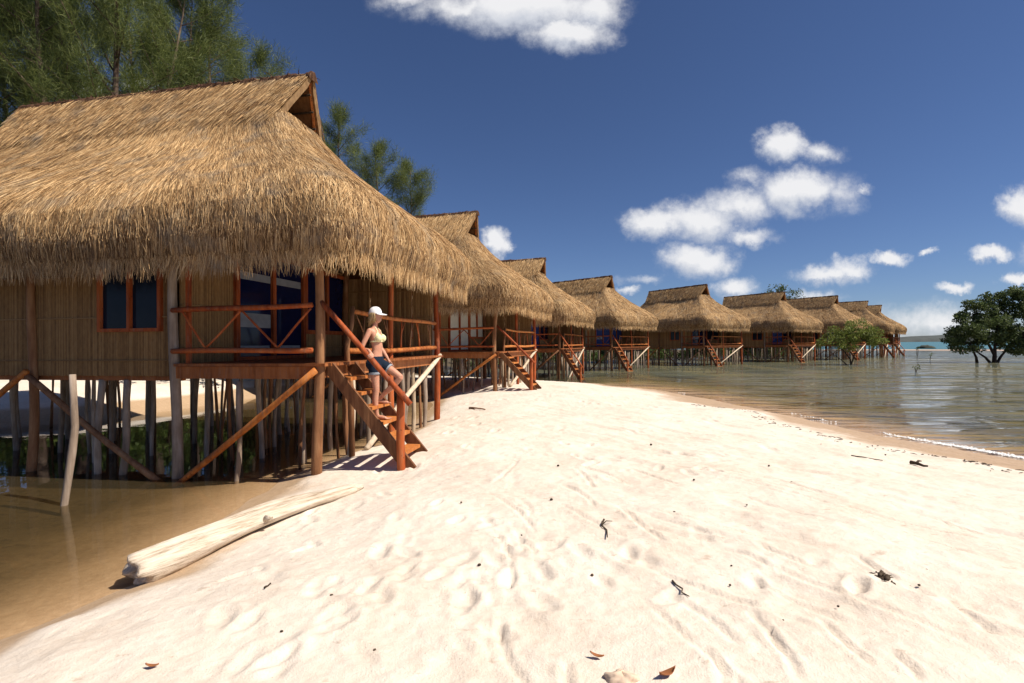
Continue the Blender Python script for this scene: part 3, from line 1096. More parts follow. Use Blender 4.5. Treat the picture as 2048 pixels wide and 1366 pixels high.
def window_unit(parent, P0, d, nrm, w, z0, z1, pane_mat, frame_mat, name='window', panes=2, fw=.055):
    """frame with panes; P0 is the sill corner, d along the wall, nrm outward"""
    P0 = Vector(P0)
    d = Vector(d)
    nrm = Vector(nrm)
    mb = MB()
    H = z1 - z0

    def vbar(s):
        a = P0 + d * s + nrm * .03
        mb.bar((a.x, a.y, z0 - fw), (a.x, a.y, z1 + fw), fw if abs(d.x) > .5 else .09, .09 if abs(d.x) > .5 else fw, up=(0, 1, 0))

    for i in range(panes + 1):
        vbar(w * i / panes)
    for z in (z0 - fw / 2, z1 + fw / 2):
        a = P0 + d * (fw / 2) + nrm * .03
        b = P0 + d * (w - fw / 2) + nrm * .03
        # lengths between the uprights so that no faces share a plane
        for i in range(panes):
            s0 = w * i / panes + fw / 2
            s1 = w * (i + 1) / panes - fw / 2
            p = P0 + d * s0 + nrm * .03
            q = P0 + d * s1 + nrm * .03
            mb.bar((p.x, p.y, z), (q.x, q.y, z), .08, fw)
    fr = mb.build(name, frame_mat, parent)
    for i in range(panes):
        s0 = w * i / panes + fw / 2 + .001
        s1 = w * (i + 1) / panes - fw / 2 - .001
        p = P0 + d * s0 + nrm * .012
        q = P0 + d * s1 + nrm * .012
        p2 = p - nrm * .01
        q2 = q - nrm * .01
        mesh_obj('pane', [(p.x, p.y, z0), (q.x, q.y, z0), (q.x, q.y, z1), (p.x, p.y, z1), (p2.x, p2.y, z0), (q2.x, q2.y, z0), (q2.x, q2.y, z1), (p2.x, p2.y, z1)],
                 [(0, 1, 2, 3), (7, 6, 5, 4), (0, 4, 5, 1), (2, 6, 7, 3)], pane_mat, fr)
    return fr


def make_hut(loc, rz, seed, n_vis, n_back, wid, detail, ground, window_mat, door_mats, simple=False):
    """ground(u,v) gives the height of sand or bed under a stilt"""
    rr = random.Random(seed)
    root = empty('thatched_hut', (loc[0], loc[1], 0), -rz)
    thatch_roof(root, seed, n_vis, n_back, wid, detail)
    UWALL = 3.52
    ULEFT = 12.1
    ztop = 4.05
    # --- walls
    win_u0, win_u1 = 5.02, 3.84
    a = LP(ULEFT, PB + .06, 0)
    b = LP(UWALL + .08, PB + .06, 0)
    reed_wall(root, a, b, DECK - .20, ztop, (0, -1), [(ULEFT - win_u0, ULEFT - win_u1, 2.44, 3.62)], rr=rr, pitch=.017 if detail else .07)
    P0 = LP(win_u0, PB + .06, 0)
    window_unit(root, P0, (1, 0, 0), (0, -1, 0), win_u0 - win_u1, 2.44, 3.62, window_mat, M_RED)
    a = LP(UWALL, PB + .10, 0)
    b = LP(UWALL, 6.1, 0)
    v0 = PB + .10
    reed_wall(root, a, b, DECK, ztop, (1, 0), [(1.98 - v0, 4.14 - v0, DECK, 4.0), (4.2 - v0, 6.05 - v0, 2.48, 3.9)], rr=rr, pitch=.017 if detail else .07)
    # glazed doors facing the veranda, and the window beside them
    P0 = LP(UWALL, 1.98, 0)
    window_unit(root, P0, (0, 1, 0), (1, 0, 0), 2.14, DECK + .07, 3.95, door_mats[0], M_RED, 'glazed_door', 2, .10)
    for dv0, dw in ((2.08, .90), (3.16, .88)):
        x = LP(UWALL - .016, 0, 0)[0]
        y0 = LP(0, dv0, 0)[1]
        door = [c_ for c_ in root.children if c_.name.startswith('glazed_door')][0]
        bands = [(3.43, 3.58, dw), (2.05, 2.14, dw * .96)] + ([(2.50, 2.78, dw)] if dv0 < 3 else [])  # valance strip, low strip, and a pale panel on the first leaf
        for (za, zb, ww) in bands:
            mb = MB()
            mb.box(x, x + .004, y0, y0 + ww, za, zb)
            mb.build('curtain', door_mats[2], door)
    P0 = LP(UWALL, 4.2, 0)
    window_unit(root, P0, (0, 1, 0), (1, 0, 0), 1.85, 2.50, 3.88, door_mats[1], M_RED, 'window', 2, .09)
    # back and left walls
    reed_wall(root, LP(UWALL, 6.1, 0), LP(ULEFT, 6.1, 0), DECK - .2, ztop, (0, 1), rr=rr, pitch=.12)
    reed_wall(root, LP(ULEFT, 6.06, 0), LP(ULEFT, PB + .1, 0), DECK - .2, ztop, (-1, 0), rr=rr, pitch=.12)
    # reed screen at the far end of the veranda
    reed_wall(root, LP(UWALL - .06, 6.02, 0), LP(PA + .1, 6.02, 0), DECK, ztop - .15, (0, -1), rr=rr, pitch=.04 if detail else .1, name='veranda_screen', skip=.03)
    # --- deck
    mb = MB()
    n = 26 if detail else 9
    for i in range(n):
        s0 = PB - .1 + (6.25 - PB + .1) * i / n
        s1 = PB - .1 + (6.25 - PB + .1) * (i + 1) / n - .012
        x0, y0, _ = LP(UWALL - .05, s0, 0)
        x1, y1, _ = LP(PA - .16, s1, 0)
        mb.box(x0, x1, y0, y1, DECK - .045, DECK - .001 * (i % 3))
    x0, y0, _ = LP(ULEFT - .03, PB + .11, 0)
    x1, y1, _ = LP(UWALL - .04, 6.05, 0)
    mb.box(x0, x1, y0, y1, DECK - .05, DECK - .004)
    mb.build('deck', M_DECK, root)
    mb = MB()
    z0, z1 = DECK - .24, DECK - .05
    for v in (PB - .02, 6.12):
        vw = v if v > 3 else PB + .14
        x0, y0, _ = LP(UWALL - .02, v - .04, 0)
        x1, y1, _ = LP(PA + .06, v + .04, 0)
        mb.box(x0, x1, y0, y1, z0, z1)
        x0, y0, _ = LP(ULEFT, vw - .04, 0)
        x1, y1, _ = LP(UWALL - .015, vw + .04, 0)
        mb.box(x0, x1, y0, y1, z0 - .05, z1 - .01)
    mb.build('floor_beam', M_DECK, root)
    mb = MB()
    x0, y0, _ = LP(PA + .04, PB + .08, 0)
    x1, y1, _ = LP(PA - .04, 6.05, 0)
    mb.box(x0, x1, y0, y1, z0 + .01, z1)
    mb.build('floor_beam', M_DECK, root)
    for v in np.arange(PB + 1.1, 6.0, 1.1):
        mb = MB()
        mb.tube([LP(ULEFT - .1, v, DECK - .15), LP(PA + .1, v, DECK - .15)], .07, 6)
        mb.build('floor_joist', M_BROWNPOLE, root)

    # --- tall posts
    def post(u, v, ztop_, r, m, lean=(0, 0), name='post', bend=.03):
        zb = ground(u, v)
        a = LP(u + lean[0], v + lean[1], zb - .35)
        b = LP(u, v, ztop_)
        pts = pole_pts(a, b, 9 if detail else 3, bend, rr)
        k = len(pts)
        mb = MB()
        mb.tube(pts, [r * (1.12 - .24 * i / (k - 1)) * (1 + rr.uniform(-.05, .05)) for i in range(k)], 10 if detail else 6, .05, rr)
        return mb.build(name, m, root, True)
    post(PA, PB, HE + .5, .074, M_BROWNPOLE, (.05, 0), bend=.05)
    post(UWALL + .02, PB - .02, HE + .6, .075, M_POLE, (-.05, 0), bend=.04)
    post(6.35, PB - .03, HE + .6, .065, M_BROWNPOLE, (.1, 0), bend=.07)
    post(9.2, PB - .03, HE + .6, .065, M_BROWNPOLE)
    post(PA, 6.12, HE + .5, .07, M_RED, (0, .05))
    post(PA + .3, 6.1, HE + .5, .05, M_POLE, (0, 0))
    post(UWALL - .08, 6.0, HE + .8, .09, M_BROWNPOLE)
    post(PA + .02, 3.40, HE + .5, .06, M_RED, bend=.05)
    post(ULEFT, PB, HE + .6, .07, M_BROWNPOLE)
    # --- stilts
    rows = [(PB + .02, [2.33, 4.55, 5.12, 7.4, 8.2, 10.2, 11.3]), (PB + 1.35, [1.25, 2.1, 3.1, 4.1, 5.3, 6.4, 7.6, 8.8, 10.1, 11.5]), (3.2, [1.1, 2.2, 3.4, 4.5, 5.5, 6.6, 7.7, 9.0, 10.4, 11.6]),
            (4.5, [1.1, 2.3, 3.3, 4.4, 5.6, 6.8, 8.0, 9.3, 10.6, 11.8]), (5.4, [1.15, 2.7, 4.8, 7.0]), (6.12, [1.9, 2.8, 3.8, 4.9, 6.0, 7.1, 8.3, 9.6, 10.9, 12.0])]
    for ri, (v, us) in enumerate(rows):
        for u in us:
            vv = v + rr.uniform(-.07, .07)
            uu = u + rr.uniform(-.07, .07)
            zb = ground(uu, vv)
            a = LP(uu + rr.uniform(-.1, .1), vv + rr.uniform(-.08, .08), zb - .3)
            if ri == 0 and u > UWALL:
                vv = v + .10
            b = LP(uu, vv, DECK - (.28 if ri == 0 else .05))
            r = rr.uniform(.032, .054)
            mb = MB()
            pts = pole_pts(a, b, 6 if detail else 2, .035, rr)
            mb.tube(pts, [r * rr.uniform(.92, 1.08) for _ in pts], 8 if detail else 5, .05, rr)
            mb.build('stilt', M_POLE if rr.random() < .8 else M_BROWNPOLE, root, True)
    for k in range(26 if detail else 10):
        uu = rr.uniform(1.3, 11.8)
        vv = rr.uniform(PB + .6, 6.0)
        a = LP(uu + rr.uniform(-.15, .15), vv + rr.uniform(-.12, .12), ground(uu, vv) - .3)
        mb = MB()
        pts = pole_pts(a, LP(uu, vv, DECK - .05), 5 if detail else 2, .05, rr)
        mb.tube(pts, [rr.uniform(.022, .036) for _ in pts], 7 if detail else 5, .05, rr)
        mb.build('stilt', M_POLE if rr.random() < .4 else M_BROWNPOLE, root, True)
    # along the sea-side edge
    for v in (1.75, 2.55, 4.1, 4.75, 5.45):
        vv = v + rr.uniform(-.1, .1)
        zb = ground(PA + .05, vv)
        mb = MB()
        pts = pole_pts(LP(PA + .1, vv + rr.uniform(-.06, .06), zb - .3), LP(PA + .1, vv, DECK - .05), 6 if detail else 2, .03, rr)
        mb.tube(pts, [rr.uniform(.042, .06) for _ in pts], 8 if detail else 5, .05, rr)
        mb.build('stilt', M_PALE if rr.random() < .5 else M_POLE, root, True)

    # --- diagonal braces
    def brace(u0, v0, z0, u1, v1, z1, r, m):
        mb = MB()
        pts = pole_pts(LP(u0, v0, z0), LP(u1, v1, z1), 8 if detail else 2, .03, rr)
        mb.tube(pts, [r * (1 + rr.uniform(-.08, .08)) for _ in pts], 8 if detail else 5, .05, rr)
        mb.build('brace', m, root, True)
    g1 = ground(UWALL, PB)
    brace(PA - .02, PB - .12, DECK - .10, UWALL - .06, PB - .10, g1 - .02, .05, M_ORANGE if detail else M_BROWNPOLE)
    brace(6.4, PB - .12, DECK - .16, UWALL + .08, PB - .12, g1 - .02, .05, M_BROWNPOLE)
    brace(6.3, PB - .16, DECK - .12, 9.2, PB - .12, ground(9.2, PB), .05, M_ORANGE)
    brace(PA - .11, 6.15, DECK + .0, PA - .10, 2.0, ground(PA, 2.0) + .05, .055, M_PALE)
    # --- railing on the viewer side: two rails and zigzag sticks
    rl = empty('railing', (0, 0, 0))
    rl.parent = root
    ZR, ZL = 2.745, DECK + .20

    def rail(p, q, r, m, name='rail', parent=rl, bend=.02, taper=0.0):
        mb = MB()
        pts = pole_pts(p, q, 8 if detail else 2, bend, rr)
        mb.tube(pts, [r * (1 - taper * i / len(pts)) * (1 + rr.uniform(-.06, .06)) for i in range(len(pts))], 8 if detail else 5, .05, rr)
        return mb.build(name, m, parent, True)
    v = PB - .06
    rail(LP(UWALL - .02, v - .03, ZR - .03), LP(PA + .05, v - .03, ZR), .042, M_RED)
    rail(LP(UWALL - .02, v - .03, ZL), LP(PA + .05, v - .03, ZL), .042, M_RED)
    mb = MB()
    mb.bar(LP(UWALL - .24, v + .06, DECK - .25), LP(UWALL - .24, v + .06, HE + .3), .06, .06)
    mb.build('upright', M_RED, rl)
    us = [UWALL - .2, 2.9, 2.25, 1.62, PA + .08]
    for i in range(4):
        za, zb = (ZR - .05, ZL + .04) if i % 2 == 0 else (ZL + .04, ZR - .05)
        rail(LP(us[i], v - .02, za), LP(us[i + 1], v - .02, zb), .018, M_RED, 'zigzag_stick', rl, .01)
    # --- railing on the sea side: crooked rails and forked branches
    r2 = empty('railing', (0, 0, 0))
    r2.parent = root
    rail(LP(PA, 1.72, ZR - .02), LP(PA, 6.12, ZR - .06), .045, M_ORANGE, 'rail', r2, .05)
    rail(LP(PA, 1.55, ZL - .02), LP(PA, 6.12, ZL), .05, M_ORANGE, 'rail', r2, .05)
    # bent newel branch at the head of the stairs
    mb = MB()
    mb.tube([LP(PA, 1.66, ground(PA, 1.66) - .2), LP(PA, 1.64, 1.4), LP(PA + .02, 1.55, 1.9), LP(PA, 1.52, 2.15), LP(PA, 1.68, 2.5), LP(PA, 1.72, ZR + .06)], [.055, .05, .05, .045, .04, .038], 8, .05, rr)
    mb.build('branch_post', M_BROWNPOLE, r2, True)
    for i in range(7):
        vv = 1.95 + i * .62 + rr.uniform(-.12, .12)
        if abs(vv - 3.4) < .15:
            continue
        m = M_RED if i % 2 else M_BROWNPOLE
        top = (vv + rr.uniform(-.25, .25))
        mid = Vector(LP(PA, vv * .6 + top * .4, ZL + (ZR - ZL) * .45))
        mb = MB()
        mb.tube([LP(PA, vv, ZL), mid, LP(PA, top, ZR)], [.022, .018, .014], 6, .08, rr)
        mb.tube([mid, LP(PA, vv + rr.choice((-1, 1)) * .25, ZL + (ZR - ZL) * rr.uniform(.75, .98))], [.016, .010], 6, .05, rr)
        mb.build('forked_branch', m, r2, True)
    # --- stairs down to the sand, off the corner of the veranda
    st = empty('staircase', (0, 0, 0))
    st.parent = root
    va, vb = PB + .14, PB + .84
    gb = ground(PA - 1.3, va)
    run = 1.24
    ua = PA - .14

    def sp(s, v, z):
        return LP(ua - s, v, z)
    top, bot = DECK - .12, gb + .02
    for v, m in ((va, M_STRINGER), (vb, M_STRINGER)):
        mb = MB()
        mb.bar(sp(-.05, v, top + .06), sp(run + .06, v, bot - .06), .05, .19, up=(0, 0, 1))
        mb.build('stringer', m, st)
    nst = 7
    for k in range(1, nst):
        s = run * k / nst
        z = DECK - (DECK - gb) * k / nst
        mb = MB()
        x0, y0, _ = sp(s - .11, va + .03, 0)
        x1, y1, _ = sp(s + .12, vb - .03, 0)
        mb.box(x0, x1, y0, y1, z - .05, z)
        mb.build('tread', M_ORANGE, st)
    nz_ = gb + 1.12
    mb = MB()
    pts = pole_pts(sp(run - .08, va - .06, gb - .35), sp(run - .08, va - .06, nz_ + .04), 6, .01, rr)
    mb.tube(pts, [.062 * (1 + rr.uniform(-.04, .04)) for _ in pts], 10, .04, rr)
    mb.build('newel_post', M_RED, st, True)
    mb = MB()
    pts = pole_pts(sp(-.12, va - .14, ZR + .08), sp(run + .10, va - .14, nz_ - .14), 8, .012, rr)
    mb.tube(pts, [.042 * (1 + rr.uniform(-.06, .06)) for _ in pts], 10, .04, rr)
    mb.build('handrail', M_RED, st, True)
    root['stair'] = [float(ua), float(va), float(vb), float(gb), float(run), float(nst)]
    return root


HUT1 = ((-7.941, 11.308), 0.18)
HUTS = [((-5.08, 22.78), .30), ((-1.22, 34.87), .40), ((5.83, 45.13), .78), ((17.28, 52.4), 1.04), ((28.79, 59.61), 1.0), ((38.17, 64.88), .98), ((46.78, 72.05), .74), ((55.2, 80.85), .80)]


def hut_world(loc, t, u, v):
    x, y, _ = LP(u, v, 0)
    return loc[0] + x * math.cos(-t) - y * math.sin(-t), loc[1] + x * math.sin(-t) + y * math.cos(-t)


def ground_fn(loc, t):
    return lambda u, v: gz(*hut_world(loc, t, u, v))


GRP = 'thatched stilt huts in a row along the lagoon'
h1 = make_hut(HUT1[0], HUT1[1], 1, 125000, 9000, .0085, True, ground_fn(*HUT1), M_DARKGLASS, (M_BLUE, M_BLUE, M_PALEBLUE))
tag(h1, 'largest, nearest thatched hut, a woman on its stairs, brown pool under its stilts', 'hut', GRP)
h2 = make_hut(HUTS[0][0], HUTS[0][1], 2, 70000, 5000, .012, True, ground_fn(*HUTS[0]), M_WHITECURT, (M_WHITECURT, M_WHITECURT, M_WHITECURT))
tag(h2, 'thatched hut second from the camera, stairs on the sand, pale curtains in its windows', 'hut', GRP)
h3 = make_hut(HUTS[1][0], HUTS[1][1], 3, 42000, 3000, .018, False, lambda u, v: -.3, M_DARKGLASS, (M_BLUECURT, M_BLUE, M_BLUECURT))
tag(h3, 'thatched hut just past the tip of the white sand, third from the camera', 'hut', GRP)
h4 = make_hut(HUTS[2][0], HUTS[2][1], 14, 40000, 3000, .018, False, lambda u, v: -.3, M_DARKGLASS, (M_BLUECURT, M_BLUECURT, M_PALEBLUE))
h5 = make_hut(HUTS[3][0], HUTS[3][1], 25, 40000, 3000, .018, False, lambda u, v: -.3, M_DARKGLASS, (M_BLUE, M_DARKGLASS, M_PALEBLUE))
PROTO = [h4, h5, h3, h4, h5, h3, h4]
LBL = ['thatched hut standing in shallow olive water, fourth from the camera, with blue curtains',
       'fifth thatched hut from the camera, in the middle of the row over water',
       'thatched hut with a leafy tree rising behind its ridge, sixth from camera',
       'thatched hut whose front is hidden by a yellow-green mangrove bush, seventh from camera',
       'small distant thatched hut second from the far end of the row, eighth from camera',
       'smallest and farthest thatched hut at the very end of the row']
for i, ((loc, t), lb) in enumerate(zip(HUTS[2:], LBL)):
    c = PROTO[i] if i < 2 else copy_tree(PROTO[i])
    c.location = (loc[0], loc[1], 0)
    c.rotation_euler = (0, 0, -t)
    if i >= 2:
        c.scale = (1, 1, R.uniform(.985, 1.015))
    tag(c, lb, 'hut', GRP)

# ------------------------------------------------------------------ trees and bushes


def quads_from(A, B, W):
    """leaf or needle quads from base A to tip B with half-width vectors W"""
    M_ = (A + B) / 2
    return np.stack([A - W * .4, A + W * .4, M_ - W, M_ + W, B - W * .25, B + W * .25], 1).reshape(-1, 3)


def quad_faces(n, off=0):
    b = np.arange(n)[:, None] * 6 + off
    return np.concatenate([b + np.array([[0, 1, 3, 2]]), b + np.array([[2, 3, 5, 4]])])


def casuarina(H, seed, spread, nb, start=.28, lean=0.0):
    """tall feathery she-oak: trunk mesh (with limbs) and crown of drooping needles"""
    rg = np.random.default_rng(seed)
    rr = random.Random(seed)
    mb = MB()
    n = 12
    ph = rr.uniform(0, 6)
    trunk = [Vector((lean * H * (i / n) ** 1.3 + .18 * math.sin(ph + i * .7), .18 * math.cos(ph + i * .6), H * i / n)) for i in range(n + 1)]
    mb.tube(trunk, [max(.02, .21 * (H / 17) * (1 - .92 * i / n)) for i in range(n + 1)], 8, .05, rr)

    def tr(t):
        f = t * n
        i = min(int(f), n - 1)
        return trunk[i].lerp(trunk[i + 1], f - i)
    A = []
    B = []
    for b in range(nb):
        t = start + (1 - start) * (b + rr.random()) / nb
        p = tr(t)
        az = rr.uniform(0, 2 * math.pi)
        L = spread * (1.15 - t) ** .55 * rr.uniform(.55, 1.15) * (1 if t < .93 else .8)
        up = rr.uniform(.25, .95) + .5 * t
        d = Vector((math.cos(az), math.sin(az), up)).normalized()
        pts = [p]
        for k in range(1, 6):
            d = (d + Vector((rr.uniform(-.16, .16), rr.uniform(-.16, .16), -.05 + .02 * k + rr.uniform(-.08, .08)))).normalized()
            pts.append(pts[-1] + d * (L / 5))
        mb.tube(pts, [max(.008, .065 * (H / 17) * (1 - .8 * k / 5) * (1.3 - t)) for k in range(6)], 5, 0, rr)
        subs = [(pts, .28)]
        for k in range(2, 6):
            for q in range(2):
                d2 = (d + Vector((rr.uniform(-1, 1), rr.uniform(-1, 1), rr.uniform(-.3, .7)))).normalized()
                l2 = L * rr.uniform(.18, .36)
                sp_ = [pts[k], pts[k] + d2 * l2 * .5, pts[k] + d2 * l2 + Vector((0, 0, .08))]
                subs.append((sp_, 0.0))
        for (ps, t0) in subs:
            m = 9 if t0 > 0 else 5
            for j in range(m):
                f = t0 + (1 - t0) * (j + .5) / m
                f2 = f * (len(ps) - 1)
                i = min(int(f2), len(ps) - 2)
                c = ps[i].lerp(ps[i + 1], f2 - i)
                dd = (ps[i + 1] - ps[i]).normalized()
                k = 17
                base = np.array(c) + rg.normal(0, .20, (k, 3))
                dirs = np.array(dd) * .8 + rg.normal(0, .6, (k, 3)) + np.array([0, 0, .05])
                dirs /= np.linalg.norm(dirs, axis=1, keepdims=True)
                ln = rg.uniform(.2, .5, (k, 1))
                A.append(base)
                B.append(base + dirs * ln + np.array([0, 0, -.06]) * ln)
    A = np.concatenate(A)
    B = np.concatenate(B)
    W = np.cross(B - A, rg.normal(0, 1, A.shape))
    W = W / (np.linalg.norm(W, axis=1, keepdims=True) + 1e-9) * rg.uniform(.005, .010, (len(A), 1))
    V = quads_from(A, B, W)
    root = empty('casuarina_tree')
    mb.build('trunk', M_BARK, root, True)
    np_mesh('crown', V, quad_faces(len(A)), M_CASU, root)
    return root


def leaf_cloud(centres, radii, n, size, rg, flat=.75):
    """leaves scattered through the shells of many overlapping clumps"""
    A = []
    D = []
    for c, r in zip(centres, radii):
        k = max(6, int(n * r * r))
        d = rg.normal(0, 1, (k, 3))
        d /= np.linalg.norm(d, axis=1, keepdims=True)
        rad = r * rg.uniform(.25, 1.08, (k, 1)) ** .6
        p = np.array(c) + d * rad * np.array([1, 1, flat])
        A.append(p)
        e = d * .7 + rg.normal(0, .6, (k, 3)) + np.array([0, 0, .15])
        D.append(e / np.linalg.norm(e, axis=1, keepdims=True))
    A = np.concatenate(A)
    D = np.concatenate(D)
    s = size * rg.uniform(.6, 1.35, (len(A), 1))
    W = np.cross(D, rg.normal(0, 1, A.shape))
    W = W / (np.linalg.norm(W, axis=1, keepdims=True) + 1e-9) * s * .27
    B = A + D * s
    return quads_from(A, B, W), len(A)


def broad_tree(name, stems, clumps, n, size, leafm, seed, barkm, rad0=.16):
    """stems: list of point lists; clumps: (x,y,z,r)"""
    rg = np.random.default_rng(seed)
    rr = random.Random(seed)
    mb = MB()
    for k, st in enumerate(stems):
        r0 = rad0 * (1 if k == 0 else .7)
        mb.tube(st, [max(.02, r0 * (1 - .8 * i / (len(st) - 1))) for i in range(len(st))], 7, .08, rr)
    ends = [Vector(s[-1]) for s in stems] + [Vector(s[len(s) // 2]) for s in stems]
    for c in clumps:
        cv = Vector(c[:3])
        e = min(ends, key=lambda q: (q - cv).length)
        mid = e.lerp(cv, .5) + Vector((rr.uniform(-.2, .2), rr.uniform(-.2, .2), rr.uniform(-.2, .1)))
        mb.tube([e, mid, cv], [rad0 * .28, rad0 * .18, .015], 5, 0, rr)
    cs = []
    rs = []
    for (x, y, z, r) in clumps:
        for _ in range(7):
            d = rg.normal(0, 1, 3)
            d /= np.linalg.norm(d)
            cs.append(np.array([x, y, z]) + d * r * np.array([.75, .75, .55]))
            rs.append(r * rg.uniform(.32, .55))
    V, cnt = leaf_cloud(cs, rs, n, size, rg)
    root = empty(name)
    mb.build('trunk', barkm, root, True)
    np_mesh('crown', V, quad_faces(cnt), leafm, root)
    return root


CAS = [casuarina(19.5, 21, 4.6, 34), casuarina(18.0, 22, 4.2, 30, .3, .07), casuarina(16.0, 23, 4.8, 30, .35, -.02)]
cas_used = [False] * 3
CT = [  # px, depth, variant, height scale, heading, label
    (-60, 21.0, 0, 1.05, .3, None), (22, 23.0, 1, 1.10, 1.4, None), (90, 20.5, 0, 1.0, 2.9, None), (168, 22.0, 1, 1.05, 4.3, None),
    (226, 19.8, 0, .98, 5.2, None), (305, 22.5, 1, 1.0, .25, None), (385, 24.0, 0, .92, 1.9, None), (430, 24.5, 0, .96, 3.4, None), (400, 27.0, 1, .93, 3.4, None),
    (-10, 27.0, 2, 1.3, 3.4, None), (270, 28.0, 2, 1.28, 2.2, None),
    (512, 29.0, 2, 1.10, 2.0, 'slim casuarina tip standing alone just left of the nearest hut\'s gable'),
    (686, 33.0, 2, 1.0, .6, 'tallest of the three casuarinas right of the nearest hut\'s gable'),
    (754, 33.5, 2, .90, 2.6, 'middle one of three casuarinas behind the nearest hut\'s sloping roof'),
    (818, 34.0, 2, .87, 4.1, 'lowest of three casuarinas, beside the second hut\'s ridge'),
]
for (px, d, k, s, hd, lb) in CT:
    x = (px - 1024) / 1000 * d
    if cas_used[k]:
        o = copy_tree(CAS[k])
    else:
        o = CAS[k]
        cas_used[k] = True
    o.location = (x, d, gz(x, d) - .1)
    o.rotation_euler = (0, 0, hd)
    o.scale = (s * .95, s * .95, s)
    tag(o, lb or 'tall feathery casuarina tree in the dark grove behind the nearest hut', 'tree', 'casuarina trees behind the nearest hut')

# broad mangrove standing in the water at the right edge
mg = broad_tree('mangrove_tree',
                [[(0, 0, -.5), (.1, 0, .6), (.25, .1, 1.6), (.4, .1, 2.8), (.6, .2, 4.6)], [(0, 0, -.4), (-.7, .1, .5), (-1.6, .1, 1.1), (-2.6, .0, 1.9)],
                 [(.1, 0, -.4), (.9, .2, .6), (1.8, .3, 1.5), (3.0, .2, 2.6)], [(-1.3, .3, -.4), (-1.5, .2, .5), (-1.9, .2, 1.4), (-2.2, .3, 2.8)], [(.2, 0, .5), (-.4, .2, 2.0), (-1.2, .3, 3.6), (-1.4, .3, 4.8)]],
                [(-4.2, 0, 2.25, .62), (-3.5, .2, 2.0, .6), (-3.2, 0, 3.6, 1.15), (-2.7, .6, 2.7, 1.2), (-2.0, .2, 4.4, 1.2), (-1.6, -.6, 3.2, 1.3), (-1.5, 0, 5.9, .95), (-.7, .4, 4.9, 1.2),
                 (-.4, -.5, 3.5, 1.4), (.2, .2, 6.4, .8), (.5, 0, 5.6, 1.2), (.9, .3, 4.2, 1.4), (1.6, 0, 6.6, 1.1), (1.6, -.4, 5.2, 1.3), (1.9, .2, 3.4, 1.4), (2.8, 0, 6.9, 1.0), (2.8, .2, 5.3, 1.4),
                 (3.4, -.2, 3.8, 1.4), (4.2, .2, 5.6, 1.4), (4.4, 0, 3.4, 1.3), (.6, -.3, 2.4, .9), (3.2, 0, 2.2, 1.0), (5.2, .1, 4.4, 1.3), (-.2, .3, 2.3, .8), (2.1, .1, 2.1, .7), (-3.2, .1, 1.55, .8), (-2.1, .3, 1.65, .95), (2.6, -.2, 1.4, .95), (3.7, .2, 1.4, 1.05), (4.9, 0, 1.6, 1.1), (-1.1, .5, 1.6, .7), (1.5, .5, 1.5, .7), (5.6, 0, 2.9, 1.0), (-3.9, .1, 2.9, .7), (-1.0, .2, 2.5, .9), (1.2, .3, 2.7, .9)],
                560, .19, M_MANG, 51, M_DARKBARK, .2)
mg.location = (46.6, 48.4, 0)
tag(mg, 'broad dark green mangrove standing in the water at the right edge', 'tree')
yb = broad_tree('mangrove_bush',
                [[(0, 0, -.4), (-.1, 0, .5), (-.6, 0, 1.2), (-1.2, 0, 1.9)], [(0, 0, .1), (.3, 0, .9), (.7, 0, 1.6), (1.1, 0, 2.2)], [(-.1, 0, -.3), (-.9, .1, .5), (-1.5, .1, .9)]],
                [(-2.3, 0, 2.2, .75), (-1.6, .2, 2.9, .85), (-1.4, -.2, 2.0, .85), (-.7, 0, 3.2, .8), (-.5, .2, 2.3, .95), (.2, 0, 2.7, .9), (.5, -.2, 3.6, .9), (1.1, .1, 3.2, 1.0), (1.3, 0, 2.3, .85), (1.9, .1, 2.8, .9), (2.4, 0, 2.1, .65), (-2.7, .1, 1.8, .5), (0, 0, 1.7, .7)],
                560, .14, M_YELLOWBUSH, 52, M_DARKBARK, .09)
yb.location = (31.2, 46.0, 0)
tag(yb, 'yellow-green mangrove bush on a bent stem in the shallows before the far huts', 'bush')
bt = broad_tree('leafy_tree',
                [[(0, 0, 0), (.1, 0, 3), (.0, .1, 6.0), (-.3, 0, 8.4)], [(.1, 0, 3.2), (1.2, 0, 5.5), (2.4, 0, 7.6)], [(0, 0, 4), (-1.6, 0, 6.6), (-2.9, 0, 7.8)], [(0, 0, 5), (.8, 0, 8.0), (1.0, 0, 9.3)]],
                [(-.3, 0, 10.6, 1.2), (1.0, 0, 10.4, 1.3), (2.4, 0, 9.8, 1.2), (3.4, .2, 9.0, .9), (-1.9, 0, 9.9, 1.2), (-3.4, 0, 9.2, 1.1), (-4.4, 0, 8.2, .9), (.2, 0, 8.8, 1.4), (2.0, 0, 8.2, 1.3), (-2.2, 0, 8.3, 1.3), (4.0, 0, 7.7, .9)],
                90, .24, M_MANG, 53, M_BARK, .2)
bt.location = (41.0, 77.0, gz(41.0, 77.0))
tag(bt, 'airy leafy tree rising above the roofs of the middle far huts', 'tree')


def bush(seed, h, w):
    rr = random.Random(seed)
    clumps = []
    for i in range(11):
        a = rr.uniform(0, 6.28)
        q = rr.random() ** .5 * w
        z = h * rr.uniform(.25, .85) * (1 - .35 * q / w)
        clumps.append((q * math.cos(a), q * math.sin(a), z, rr.uniform(.45, .8) * h / 2.6))
    stems = [[(0, 0, -.3), (rr.uniform(-.2, .2), .1, h * .3), (rr.uniform(-.5, .5), rr.uniform(-.4, .4), h * .6)] for _ in range(4)]
    return broad_tree('shore_bush', stems, clumps, 260, .17, M_BUSH, seed, M_DARKBARK, .06)


